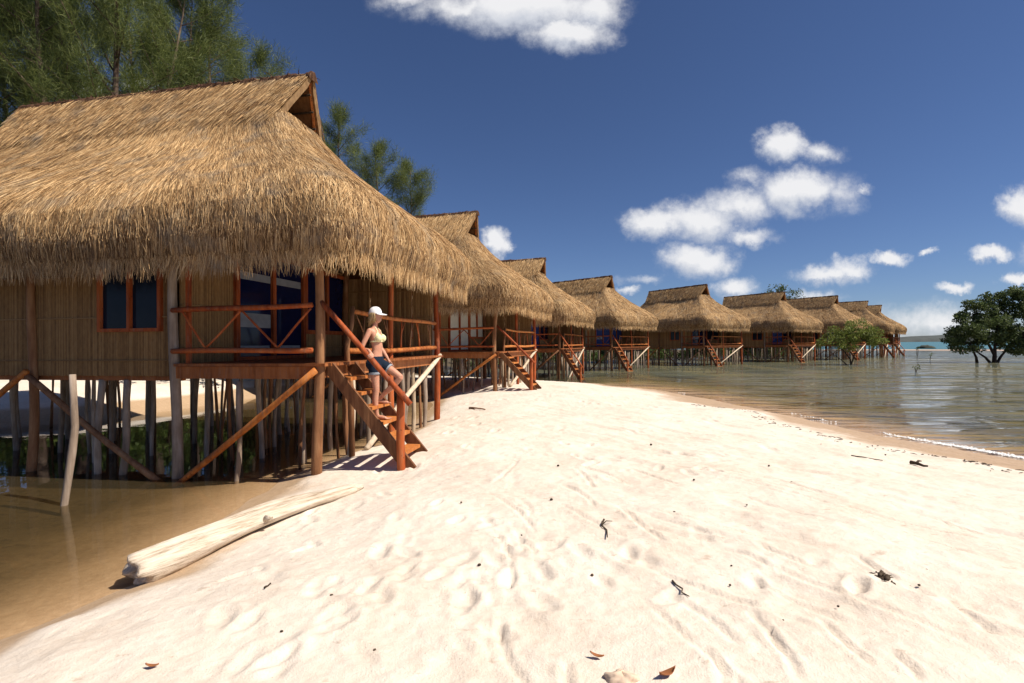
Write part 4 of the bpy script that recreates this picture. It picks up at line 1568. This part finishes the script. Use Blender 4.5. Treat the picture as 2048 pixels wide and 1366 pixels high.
BV = [bush(61, 2.7, 2.0), bush(62, 2.3, 2.3), bush(63, 3.1, 1.8)]
bu = [False] * 3
spots = []
for i, (loc, t) in enumerate(HUTS):
    for (u, v) in ((14.2, -1.5), (15.4, .8), (14.4, 3.0), (15.6, 5.2), (14.3, 7.2), (15.4, 9.3)):
        spots.append(hut_world(loc, t, u, v))
spots += [(-25, 24.5), (-21.5, 25.5), (-18.4, 24), (-15.6, 25.5), (-12.8, 24.5), (-10.2, 30.5), (-29, 23), (-14.0, 30)]
nshore = len(spots)
# taller thicket under the casuarinas
spots += [(-10.6, 25.6), (-8.2, 25.8), (-12.6, 24.0), (-22.5, 20.5), (-25.5, 21.5), (-19.8, 22.0), (-30, 22), (-16.5, 23.0)]
nshore = len(spots)
spots += [(-52 + 3.3 * k, 30.0 + (k % 3) * 1.6) for k in range(14)]
rb = random.Random(9)
for i, (x, y) in enumerate(spots):
    k = i % 3
    if bu[k]:
        o = copy_tree(BV[k])
    else:
        o = BV[k]
        bu[k] = True
    x += rb.uniform(-.5, .5)
    y += rb.uniform(-.5, .5)
    o.location = (x, y, max(gz(x, y), -.2))
    o.rotation_euler = (0, 0, rb.uniform(0, 6.28))
    s = rb.uniform(.85, 1.15) * (2.2 if i >= nshore else .6 if nshore - 8 <= i < nshore - 5 else 1)
    o.scale = (s, s, s * rb.uniform(.85, 1.1))
    if i >= nshore:
        tag(o, 'tall dark thicket shrub under the casuarinas behind the nearest hut', 'shrub', 'thicket shrubs behind the nearest hut')
    else:
        tag(o, 'dense green bush at the shore behind the stilts of the huts', 'bush', 'shore bushes behind the stilt huts')


def seedling(x, y, h, lb, n):
    rr = random.Random(int(x * 10))
    rg = np.random.default_rng(int(x * 10))
    root = empty('mangrove_seedling', (x, y, 0))
    mb = MB()
    cs = []
    for i in range(n):
        e = (rr.uniform(-.25, .25), rr.uniform(-.2, .2), h * rr.uniform(.7, 1))
        mb.tube([(rr.uniform(-.1, .1), 0, -.4), (e[0] * .6, e[1], h * .4), e], [.03, .022, .015], 5, 0, rr)
        cs.append(e)
    mb.build('stem', M_DARKBARK, root)
    V, k = leaf_cloud(cs, [.16] * n, 600, .12, rg)
    np_mesh('foliage', V, quad_faces(k), M_MANG, root)
    tag(root, lb, 'seedling')


seedling(28.3, 35.2, .34, 'tiny tuft of mangrove leaves poking out of the open lagoon', 2)
seedling(49.3, 59.0, .55, 'thin mangrove seedling stems in the water left of the big mangrove', 2)
seedling(59.5, 73.5, 1.3, 'dark twiggy seedling beside the farthest hut\'s stairs', 4)

# ------------------------------------------------------------------ rock and foam far out / at the shore


def rock(name, loc, rx, ry, rz, seed, m, lb, cat):
    n, k = 28, 12
    V = []
    F = []
    for j in range(k + 1):
        th = math.pi / 2 * j / k
        for i in range(n):
            a = 2 * math.pi * i / n
            q = 1 + .5 * float(vnoise(np.array([math.cos(a) * 1.6 + seed]), np.array([math.sin(a) * 1.6 + th * 1.5]), seed)[0]) + .3 * float(vnoise(np.array([math.cos(a) * 5 + seed]), np.array([math.sin(a) * 5 + th * 4]), seed + 1)[0])
            V.append((rx * q * math.cos(a) * math.cos(th), ry * q * math.sin(a) * math.cos(th), rz * q * math.sin(th) - .05 * rz))
    for j in range(k):
        for i in range(n):
            F.append((j * n + i, j * n + (i + 1) % n, (j + 1) * n + (i + 1) % n, (j + 1) * n + i))
    o = mesh_obj(name, V, F, m, None, True)
    o.location = loc
    tag(o, lb, cat)
    return o


M_ROCK = m_plain('dark_rock', (0.045, 0.05, 0.04), .85, .2, .45, 1.5)
rock('islet_rock', (121, 146, 0), 2.6, 1.3, .85, 4, M_ROCK, 'low dark rock in the turquoise sea beyond the sand bar', 'rock')
rock('islet_rock', (126.5, 143.0, 0), .9, .6, .55, 8, M_ROCK, 'small dark rock just right of the long rock in the sea', 'rock')


def foam():
    m = m_plain('sea_foam', (0.80, 0.80, 0.79), .6, .3, .1, 20)
    rr = random.Random(3)
    mb = MB()
    line = []
    for i in range(330):
        t = i / 329
        # follow the contour where the bed sinks under the water
        y = 7.0 + 15.0 * t
        xs = np.linspace(5.6, 10.4, 240)
        z = ground_z(xs, np.full_like(xs, y), False)
        j = int(np.argmax(z < -.012))
        line.append((xs[j] + .05 + .10 * float(vnoise(np.array([i * .09]), np.array([.5]), 6)[0]), y))
    for i, (x, y) in enumerate(line):
        den = float(vnoise(np.array([i * .035]), np.array([.5]), 8)[0]) + (.42 if i < 75 else -.05)
        for k in range(int(max(0, den) * 46)):
            r = abs(rr.gauss(.010, .005)) + .003
            cx = x + rr.gauss(0, .055)
            cy = y + rr.uniform(-.03, .03)
            V = []
            for q in range(6):
                V.append((cx + r * 1.3 * math.cos(q * 1.047), cy + r * 1.3 * math.sin(q * 1.047), .002))
            V.append((cx, cy, r * .9 + .002))
            mb.add(V, [(q, (q + 1) % 6, 6) for q in range(6)])
    o = mb.build('foam', m)
    tag(o, 'thin line of white foam along the lapping edge of the lagoon', 'foam', kind='stuff')


foam()

# ------------------------------------------------------------------ things on the sand


def on_ground(px, py):
    """point of the sand seen at a pixel of the photograph"""
    u = (px - 1024) / 1000
    v = (py - (689.1 - .008 * (px - 1024))) / 1000
    d = (EYE - .3) / v
    for _ in range(25):
        d = .5 * d + .5 * (EYE - gz(u * d, d)) / v
    return Vector((u * d, d, gz(u * d, d)))


def driftwood():
    rr = random.Random(2)
    a = Vector((-3.34, 4.44, .15))
    b = Vector((-1.95, 6.46, gz(-1.95, 6.46) + .045))
    n, k = 46, 28
    V = []
    F = []
    d = (b - a).normalized()
    s = d.cross(Vector((0, 0, 1))).normalized()
    t = s.cross(d)
    for i in range(n + 1):
        f = i / n
        c = a.lerp(b, f) + s * (-.06 * math.sin(f * 3.1) + .02 * math.sin(f * 9)) + Vector((0, 0, .05 * math.sin(f * 3.14)))
        gzv = gz(c.x, c.y)
        r = .195 * (1 - .52 * f) * (1 + .05 * math.sin(f * 14)) * (1 if f < .93 else max(.25, 1 - (f - .93) * 9))
        for j in range(k):
            an = 2 * math.pi * j / k
            ridg = 1 + .16 * float(vnoise(np.array([an * 2.5 + 3]), np.array([f * 2.0]), 4)[0]) * 2 + .05 * float(vnoise(np.array([an * 7 + 3]), np.array([f * 5.0]), 5)[0]) * 2
            if j % 9 == 4:
                ridg *= .93
            ex = .15 * float(vnoise(np.array([an * 1.4]), np.array([.5]), 9)[0]) * 2 * max(0, 1 - i / 4)
            V.append(c + (s * math.cos(an) * 1.0 + t * math.sin(an) * .74) * r * ridg + d * ex)
    for i in range(n):
        for j in range(k):
            F.append((i * k + j, (i + 1) * k + j, (i + 1) * k + (j + 1) % k, i * k + (j + 1) % k))
    F.append(tuple(n * k + j for j in range(k)))
    # broken hollow end
    base = len(V)
    for ring, (q, dep) in enumerate(((.80, -.02), (.50, .01), (.34, .16), (.05, .24))):
        for j in range(k):
            an = 2 * math.pi * j / k
            p = V[j]
            cc = a + d * dep
            w = q * (1 + .35 * float(vnoise(np.array([an * 1.6]), np.array([ring * 1.7]), 3)[0]))
            if 15 < j < 22:
                w *= .72 if ring < 2 else 1.6
            V.append(cc + (p - a) * w)
    for j in range(k):
        F.append((j, (j + 1) % k, base + (j + 1) % k, base + j))
    for ring in range(3):
        for j in range(k):
            F.append((base + ring * k + j, base + ring * k + (j + 1) % k, base + (ring + 1) * k + (j + 1) % k, base + (ring + 1) * k + j))
    hd = math.atan2(d.y, d.x)
    IM = (Matrix.Translation(a) @ Matrix.Rotation(hd, 4, 'Z')).inverted()
    root = empty('driftwood_log', a, hd)
    mesh_obj('log_body', [IM @ v for v in V], F, M_LOG, root, True)
    mb = MB()
    c = a.lerp(b, .46)
    mb.tube([c + s * .09 + Vector((0, 0, .07)), c + s * .17 + Vector((0, 0, .09)) + d * .02], [.035, .018], 8, .1, rr)
    mb.V = [tuple(IM @ Vector(v)) for v in mb.V]
    mb.build('branch_stub', M_LOG, root, True)
    tag(root, 'bleached driftwood log with a split hollow end, half over the brown pool', 'driftwood')


driftwood()

mb = MB()
rr_ = random.Random(4)
pts = [Vector((-6.07, 6.76, -.35)), Vector((-6.06, 6.76, .0)), Vector((-6.02, 6.78, .35)), Vector((-5.985, 6.80, .72)), Vector((-5.965, 6.82, 1.05)), Vector((-5.995, 6.84, 1.4)), Vector((-6.02, 6.85, 1.76))]
mb.tube(pts, [.044, .044, .045, .047, .046, .042, .037], 10, .06, rr_)
o = mb.build('leaning_stake', M_POLE, None, True)
tag(o, 'crooked grey stake standing alone in the brown pool before the hut', 'stake')


def twig(name, p0, p1, r, m, lb, cat='twig', group=None, fork=False):
    a = on_ground(*p0)
    b = on_ground(*p1)
    rr = random.Random(int(p0[0]))
    mb = MB()
    L = (b - a).length
    pts = [a.lerp(b, i / 5) + Vector((rr.uniform(-.06, .06) * L, rr.uniform(-.06, .06) * L, r * .8 + rr.uniform(0, .012))) for i in range(6)]
    mb.tube(pts, [r * (1 - .1 * i) for i in range(6)], 6, .1, rr)
    if fork:
        mb.tube([pts[2], pts[2] + Vector((.05, .03, .03)), pts[2] + Vector((.11, .05, .02))], [r * .7, r * .5, r * .3], 5, .1, rr)
    o = mb.build(name, m, None, True)
    tag(o, lb, cat, group)


twig('stick', (1199, 1040), (1214, 1078), .010, M_DARKTWIG, 'dark upright-looking stick on the sand near the picture\'s middle', fork=True)
twig('stick', (1338, 1163), (1369, 1192), .007, M_DARKTWIG, 'thin dark stick lying among footprints on the foreground sand')
twig('stick', (938, 818), (968, 820), .03, M_BROWNPOLE, 'brown stick on the sand in front of the second hut')
twig('stick', (525, 1178), (540, 1168), .008, M_DARKTWIG, 'short dark stick just right of the driftwood log')
twig('stick', (1700, 913), (1760, 922), .012, M_DARKTWIG, 'dark weed-covered stick along the wet tide line')
twig('stick', (1820, 928), (1850, 936), .03, M_DARKTWIG, 'thick dark stick beside the water on the right', fork=True)


def leaf(p, L, W, ang, m, lb, curl=.35):
    c = on_ground(*p)
    V = []
    F = []
    n = 8
    for i in range(n + 1):
        t = i / n
        w = W * math.sin(math.pi * min(.98, max(.03, t))) ** .8
        z = .012 + curl * L * (t - .5) ** 2 * 2
        for k, e in enumerate((-1, 0, 1)):
            x = (t - .5) * L
            y = e * w / 2
            V.append((x, y, z + (abs(e) * .25 * W)))
    for i in range(n):
        for k in range(2):
            a = i * 3 + k
            F.append((a, a + 1, a + 4, a + 3))
    o = mesh_obj('dry_leaf', V, F, m, None, True)
    md = o.modifiers.new('thickness', 'SOLIDIFY')
    md.thickness = .002
    o.location = c
    o.rotation_euler = (rr_.uniform(-.2, .2), rr_.uniform(-.2, .2), ang)
    tag(o, lb, 'leaf')


M_LEAFBROWN = m_plain('brown_dry_leaf', (0.30, 0.115, 0.045), .6, .3, .3, 30)
M_LEAFDARK = m_plain('dark_dry_leaf', (0.12, 0.055, 0.03), .6, .3, .3, 30)
leaf((1330, 1352), .10, .045, .4, M_LEAFBROWN, 'orange-brown dry leaf at the bottom edge of the sand')
leaf((1188, 1316), .08, .03, -.5, M_LEAFBROWN, 'curled brown leaf beside a pale lump of sand')
leaf((300, 1336), .07, .03, .1, M_LEAFBROWN, 'small brown leaf on the lower left sand')
M_PALESTONE = m_plain('pale_shell_stone', (0.60, 0.46, 0.35), .85, .2, .25, 22)
p = on_ground(1238, 1352)
rock('sand_lump', (p.x, p.y, p.z - .01), .085, .055, .045, 12, M_PALESTONE, 'pale sandy stone at the bottom edge of the picture', 'stone')


def clump(px, py, lb, n, r):
    c = on_ground(px, py)
    rr = random.Random(px)
    mb = MB()
    for i in range(n):
        q = Vector((rr.gauss(0, r * .5), rr.gauss(0, r), 0))
        e = Vector((rr.gauss(0, r * .8), rr.gauss(0, r * .8), abs(rr.gauss(0, r * .3))))
        mb.tube([c + q + Vector((0, 0, .004)), c + q + e * .5 + Vector((0, 0, .012)), c + q + e + Vector((0, 0, .004))], [.006, .005, .002], 5, .2, rr)
    for i in range(5):
        q = c + Vector((rr.gauss(0, r * .4), rr.gauss(0, r * .6), .012))
        mb.tube([q, q + Vector((.02, .01, .008)), q + Vector((.035, .02, 0))], [.012, .018, .008], 7, .25, rr)
    o = mb.build('weed_clump', M_DARKTWIG, None, True)  # dark strands and small lumps
    tag(o, lb, 'debris')


clump(1765, 1158, 'dark clump of rotten weed in a hollow of the right-hand sand', 26, .035)
for k, (px, py) in enumerate([(1455, 1170), (1458, 1131), (1670, 1212), (1832, 1170), (1768, 910), (1535, 932), (1114, 932), (1580, 966), (1848, 1140), (1345, 1025), (1720, 1150),
                              (560, 1262), (1040, 1070), (955, 1130), (1490, 1010), (660, 1190), (1385, 960), (1640, 890), (1100, 1000), (920, 1005), (1300, 890), (1180, 1150), (1560, 1240), (1940, 1225), (745, 1300)]):
    c = on_ground(px, py)
    r = R.uniform(.006, .012) * (c.y / 4) ** .7
    mb = MB()
    mb.tube([c + Vector((-r, 0, r * .3)), c + Vector((-r * .3, 0, r * .6)), c + Vector((r * .6, r * .3, r * .5)), c + Vector((r * 1.2, r * .4, r * .2))], [r * .5, r, r * .9, r * .3], 7, .2, R)
    o = mb.build('seed_pod', M_DARKTWIG, None, True)
    tag(o, 'small dark seed pod lying on the pale sand', 'seed pod', 'dark seed pods scattered over the sand')



def wrack_line():
    rr = random.Random(8)
    mb = MB()
    for i in range(150):
        y = 7.2 + 8.5 * rr.random() ** 1.3
        xs = np.linspace(4.5, 9.8, 200)
        z = ground_z(xs, np.full_like(xs, y), False)
        j = int(np.argmax(z < .19 + rr.gauss(0, .012)))
        x = xs[j]
        c = Vector((x, y, float(ground_z(np.array([x]), np.array([y]))[0]) + .006))
        a = rr.uniform(0, 3.14)
        L = rr.uniform(.012, .06)
        e = Vector((math.cos(a), math.sin(a), 0)) * L
        mb.tube([c - e, c + Vector((0, 0, .004)), c + e], [.003, .007, .003], 5, .2, rr)
    o = mb.build('seaweed_line', M_DARKTWIG, None, True)
    tag(o, 'line of small dark weed scraps left by the tide along the wet sand', 'seaweed', kind='stuff')


wrack_line()

# ------------------------------------------------------------------ the woman on the stairs


def woman():
    ua, va, vb, gb, run, nst = h1['stair']
    del h1['stair']
    (loc, t) = HUT1
    k = 4
    s = run * k / nst
    zt = DECK - (DECK - gb) * k / nst
    SH = -.07
    LEAN = -.055
    ox, oy = hut_world(loc, t, ua - s - SH, va + .34)
    root = empty('person', (ox, oy, zt), -t)
    root.rotation_euler = (0, LEAN, -t)
    rr = random.Random(1)
    mb = MB()
    RV = []   # list of capsule-like lofts

    def loft(rings, n=18):
        """rings: (centre, axis a, axis b) closed tube with caps"""
        V = []
        F = []
        for (c, a, b) in rings:
            c, a, b = Vector(c), Vector(a), Vector(b)
            for q in range(n):
                an = 2 * math.pi * q / n
                V.append(c + a * math.cos(an) + b * math.sin(an))
        for i in range(len(rings) - 1):
            for q in range(n):
                F.append((i * n + q, i * n + (q + 1) % n, (i + 1) * n + (q + 1) % n, (i + 1) * n + q))
        F.append(tuple(range(n - 1, -1, -1)))
        F.append(tuple((len(rings) - 1) * n + q for q in range(n)))
        mb.add(V, F)

    def ball(c, rx, ry, rz, n=14):
        rings = []
        for i in range(1, n):
            th = math.pi * i / n
            rings.append(((c[0], c[1], c[2] - rz * math.cos(th)), (rx * math.sin(th), 0, 0), (0, ry * math.sin(th), 0)))
        loft(rings, 16)

    def limb(pts, rad, n=14):
        p = [Vector(q) for q in pts]
        # rounded ends
        d0 = (p[0] - p[1]).normalized()
        d1 = (p[-1] - p[-2]).normalized()
        pp = [p[0] + d0 * rad[0] * .8] + p + [p[-1] + d1 * rad[-1] * .8]
        rad = [rad[0] * .45] + list(rad) + [rad[-1] * .45]
        mb.tube(pp, rad, n, 0, rr)
    # torso (x forward, y to her left, z up)
    T = [(-.005, .80, .050, .075), (-.01, .84, .082, .135), (-.02, .90, .108, .165), (-.015, .96, .104, .160), (.0, 1.03, .084, .135), (.012, 1.10, .076, .116), (.015, 1.17, .080, .120),
         (.012, 1.25, .090, .132), (.005, 1.33, .094, .142), (-.008, 1.40, .082, .150), (-.018, 1.445, .058, .125), (-.012, 1.475, .046, .062), (.002, 1.52, .043, .046), (.018, 1.56, .042, .044)]
    loft([((x, 0, z), (a * .93, 0, 0), (0, b * .93, 0)) for (x, z, a, b) in T], 24)
    for y in (-.068, .068):
        ball((.080, y, 1.29), .052, .056, .056)          # bust
        ball((-.075, y * 1.05, .885), .062, .075, .085)    # seat
    # head with face
    ball((.022, 0, 1.655), .094, .074, .112)
    ball((.052, 0, 1.60), .058, .054, .065)               # jaw
    limb([(.098, 0, 1.585), (.104, 0, 1.575)], [.02, .016])  # chin
    limb([(.108, 0, 1.668), (.126, 0, 1.638), (.122, 0, 1.632)], [.010, .014, .013])  # nose
    limb([(.106, -.02, 1.607), (.112, 0, 1.608), (.106, .02, 1.607)], [.008, .010, .008])  # lips
    for y in (-1, 1):
        limb([(.012, y * .074, 1.67), (.008, y * .078, 1.645), (.016, y * .072, 1.625)], [.012, .014, .009])  # ear
        limb([(.088, y * .045, 1.688), (.104, y * .022, 1.692)], [.010, .011])  # brow
    # arms
    limb([(-.02, -.150, 1.415), (-.05, -.195, 1.33), (-.09, -.235, 1.23), (-.125, -.262, 1.13)], [.047, .042, .038, .034])
    # right hand on the handrail
    rz0, rz1 = 2.745 + .08 - zt, gb + 1.12 - .14 - zt
    s0, s1 = -.12, run + .10

    def rail_pt(f):
        q = (s + SH + f - s0) / (s1 - s0)
        return Matrix.Rotation(-LEAN, 3, 'Y') @ Vector((f, -.48, rz0 + (rz1 - rz0) * q))
    hp = rail_pt(.045)
    rd = (rail_pt(.2) - rail_pt(0)).normalized()
    upn = Vector((0, 1, 0)).cross(rd)
    if upn.z < 0:
        upn = -upn
    wrist = hp - rd * .07 + upn * .062 + Vector((0, .01, 0))
    el = Vector((-.125, -.262, 1.13))
    limb([el, el.lerp(wrist, .35) + Vector((-.006, 0, -.004)), el.lerp(wrist, .75), wrist], [.036, .036, .028, .024])
    palm = hp + upn * .052
    limb([wrist, palm - rd * .01, palm + rd * .035], [.022, .030, .027])
    for q, (off, ln) in enumerate(((-.018, .9), (.004, 1.0), (.026, .95), (.046, .8))):
        base = palm + rd * (off + .012) + Vector((0, -.018, 0))
        p1 = base + Vector((0, -.034 * ln, -.004)) + upn * .002
        p2 = p1 + Vector((0, -.012 * ln, 0)) - upn * .030 * ln
        p3 = p2 + Vector((0, .010, 0)) - upn * .020 * ln
        limb([base, p1, p2, p3], [.0100, .0095, .0088, .0078], 8)
    b0 = palm - rd * .012 + Vector((0, .020, 0))
    limb([b0, b0 + rd * .03 + Vector((0, .022, 0)) - upn * .014, b0 + rd * .055 + Vector((0, .020, 0)) - upn * .036], [.012, .011, .009], 8)
    # left arm hanging, hand relaxed by the thigh
    limb([(-.02, .150, 1.415), (-.03, .205, 1.32), (-.04, .232, 1.22), (-.035, .245, 1.13)], [.047, .042, .038, .034])
    w2 = Vector((.075, .262, .93))
    limb([(-.035, .245, 1.13), (.005, .255, 1.06), (.05, .26, .98), w2], [.036, .036, .028, .022])
    hd = Vector((.45, .02, -.9)).normalized()
    limb([w2, w2 + hd * .045, w2 + hd * .082], [.022, .028, .025])
    for q in range(4):
        b_ = w2 + hd * .085 + Vector((-.026 + .018 * q, 0, 0))
        l_ = (.058, .068, .072, .064)[q]
        limb([b_, b_ + hd * l_ * .5 + Vector((0, -.006, 0)), b_ + hd * l_ * .8 + Vector((-.012, -.014, 0)), b_ + hd * l_ + Vector((-.024, -.018, 0))], [.0095, .009, .0085, .0075], 8)
    b_ = w2 + hd * .03 + Vector((.024, -.008, 0))
    limb([b_, b_ + hd * .03 + Vector((.016, -.012, 0)), b_ + hd * .062 + Vector((.012, -.018, 0))], [.011, .010, .0085], 8)
    # standing leg (right)
    limb([(-.015, -.085, .89), (-.012, -.088, .78), (-.005, -.086, .62), (.0, -.085, .47), (-.022, -.084, .36), (-.03, -.083, .27), (-.02, -.082, .14), (-.012, -.082, .075)],
         [.082, .078, .063, .050, .049, .047, .035, .031])
    limb([(-.035, -.082, .032), (.02, -.084, .042), (.09, -.088, .028), (.135, -.092, .020)], [.030, .034, .034, .026])
    for q in range(5):
        y = -.118 + .015 * q
        e = .165 + .012 * q
        limb([(.140, y, .016), (e, y, .012)], [.011, .009 + (.004 if q == 4 else 0)], 8)
    # bent leg (left), foot drawn back on the tread above
    an = Vector((-.055, .10, (DECK - gb) / nst + .075))
    limb([(-.005, .085, .885), (.10, .092, .82), (.22, .098, .74), (.335, .10, .645)], [.082, .077, .062, .052])
    kn = Vector((.335, .10, .645))
    sh = an - kn
    pr = Vector((-sh.z, 0, sh.x)).normalized()
    limb([kn, kn + sh * .25 + pr * .012, kn + sh * .42 + pr * .012, kn + sh * .75, an], [.055, .052, .050, .038, .034])
    limb([an + Vector((-.025, 0, -.045)), an + Vector((.03, .002, -.035)), an + Vector((.10, .006, -.05)), an + Vector((.145, .01, -.056))], [.030, .034, .033, .025])
    for q in range(5):
        limb([an + Vector((.15, .036 - .015 * q, -.06)), an + Vector((.172 + .010 * q, .036 - .015 * q, -.064))], [.011, .009 + (.004 if q == 4 else 0)], 8)
    raw = mb.build('body_raw', None, None)
    m1 = raw.modifiers.new('r', 'REMESH')
    m1.mode = 'VOXEL'
    m1.voxel_size = .0052
    m2 = raw.modifiers.new('s', 'SMOOTH')
    m2.factor = .5
    m2.iterations = 5
    dg = bpy.context.evaluated_depsgraph_get()
    me = bpy.data.meshes.new_from_object(raw.evaluated_get(dg))
    bpy.data.objects.remove(raw)
    nv = len(me.vertices)
    co_ = np.zeros(nv * 3)
    me.vertices.foreach_get('co', co_)
    co_ = co_.reshape(-1, 3)
    no = np.zeros(nv * 3)
    me.vertices.foreach_get('normal', no)
    no = no.reshape(-1, 3)
    skin, g, out = mat('sunlit_skin')
    n = g.noise(objco(g), 9.0, 3, .6)
    c = g.ramp(n, [(.3, (.44, .205, .13)), (.7, (.54, .275, .18))])  # tanned skin tone, mottled by noise
    principled(g, out, c, .5, .35, **{'Subsurface Weight': .08, 'Subsurface Scale': .02})
    me.materials.clear()
    me.materials.append(skin)
    me.polygons.foreach_set('use_smooth', [True] * len(me.polygons))
    me.name = 'body'
    body = link(bpy.data.objects.new('body', me), root)

    def garment(name, mask, off, m, parent=root):
        Vv = co_ + no * off
        idx = -np.ones(nv, int)
        F = []
        used = []
        for p in me.polygons:
            vs = list(p.vertices)
            if all(mask[i] for i in vs):
                f = []
                for i in vs:
                    if idx[i] < 0:
                        idx[i] = len(used)
                        used.append(i)
                    f.append(int(idx[i]))
                F.append(f)
        if not F:
            return None
        V = Vv[used]
        o = mesh_obj(name, V, F, m, parent, True)
        md = o.modifiers.new('cloth', 'SOLIDIFY')
        md.thickness = .006
        md.offset = 0
        return o
    x, y, z = co_[:, 0], co_[:, 1], co_[:, 2]
    # distance down each thigh
    thR = (.89 - z)
    th0 = np.array([-.005, .085, .885])
    thd = np.array([.335, .10, .645]) - th0
    thL = ((co_ - th0) @ thd) / np.linalg.norm(thd)
    pel = (z > .80) & (z < 1.0) & (np.abs(y) < .19) & (np.abs(x) < .16)
    legR = (y < .0) & (y > -.19) & (z > .715) & (z < 1.0) & (x < .12)
    legL = (y > -.01) & (y < .20) & (thL < .20) & (z < 1.0) & (z > .6)
    armhit = (np.abs(y) > .205)
    short = (pel | legR | legL) & ~armhit
    denim = m_plain('denim', (0.012, 0.021, 0.038), .9, .1, .5, 40)
    sh_o = garment('shorts', short, .010, denim)
    hem = (((legR & (z < .752)) | (legL & (thL > .165))) & ~armhit)
    garment('frayed_hem', hem, .016, m_plain('faded_denim_hem', (0.26, 0.29, 0.33), .9, .1, .5, 60), sh_o or root)
    top = (x > .035) & (z > 1.232) & (z < 1.375) & (np.abs(y) < .135) & (np.abs(np.abs(y) - .068) < .060 - .45 * np.clip(z - 1.29, 0, 1))
    band = (z > 1.228) & (z < 1.252) & (np.abs(y) < .16)
    strap = (z > 1.36) & (z < 1.47) & (np.abs(np.abs(y) - (.068 - .25 * (z - 1.36))) < .010) & (x > -.02)
    garment('bikini_top', top | band | strap, .007, m_plain('pale_yellow_cloth', (0.72, 0.68, 0.40), .7, .2, .15, 30))
    # cap: crown and peak
    cc = Vector((.018, 0, 1.672))
    V = []
    F = []
    nn, kk = 24, 9
    for j in range(kk + 1):
        th = math.pi / 2 * j / kk
        for i in range(nn):
            a = 2 * math.pi * i / nn
            V.append(cc + Vector((.108 * math.cos(a) * math.cos(th) ** .8, .090 * math.sin(a) * math.cos(th) ** .8, .118 * math.sin(th) + .012)))
    for j in range(kk):
        for i in range(nn):
            F.append((j * nn + i, j * nn + (i + 1) % nn, (j + 1) * nn + (i + 1) % nn, (j + 1) * nn + i))
    mw = m_plain('white_cotton', (0.80, 0.79, 0.80), .8, .2, .06, 20)
    cap = mesh_obj('cap', V, F, mw, root, True)
    V = []
    F = []
    for i in range(13):
        a = math.radians(-62 + 124 * i / 12)
        for q, rr2 in enumerate((0, .5, 1.0)):
            ext = .092 * math.cos(a * 1.15) * rr2
            V.append(cc + Vector((.106 * math.cos(a) + ext, .089 * math.sin(a), .016 - .30 * ext - .02 * abs(math.sin(a)) * rr2)))
    for i in range(12):
        for q in range(2):
            F.append((i * 3 + q, i * 3 + q + 1, i * 3 + q + 4, i * 3 + q + 3))
    pk = mesh_obj('cap_peak', V, F, mw, cap, True)
    md = pk.modifiers.new('t', 'SOLIDIFY')
    md.thickness = .006
    # hair: strands from under the cap down over the nape
    mh = MB()
    for i in range(230):
        a = math.radians(rr.uniform(75, 285))
        r0 = rr.uniform(.90, 1.05)
        p0 = cc + Vector((.094 * math.cos(a) * r0, .078 * math.sin(a) * r0, .03))
        back = -math.cos(a)
        L = rr.uniform(.13, .225) * (.75 + .3 * max(0, back))
        p1 = p0 + Vector((.006 * math.cos(a) + rr.gauss(0, .006), .010 * math.sin(a) + rr.gauss(0, .006), -L * .5))
        p2 = p0 + Vector((-.012 - .012 * back + rr.gauss(0, .014), -.15 * (p0.y) + rr.gauss(0, .014), -L))
        mh.tube([p0, p1, p2], [.010, .009, .003], 5, 0, rr)
    mh.build('hair', m_plain('blonde_hair', (0.40, 0.28, 0.135), .55, .3, .4, 60), root, True)
    # eyes
    for yy in (-.031, .031):
        me_ = MB()
        me_.tube([(.100, yy - .010, 1.664), (.106, yy, 1.665), (.100, yy + .010, 1.664)], [.004, .0065, .004], 6, 0, rr)
        me_.build('eye', M_DARKTWIG, root, True)
    tag(root, 'woman in a white cap, pale bikini top and denim shorts walking down the stairs', 'person')


woman()
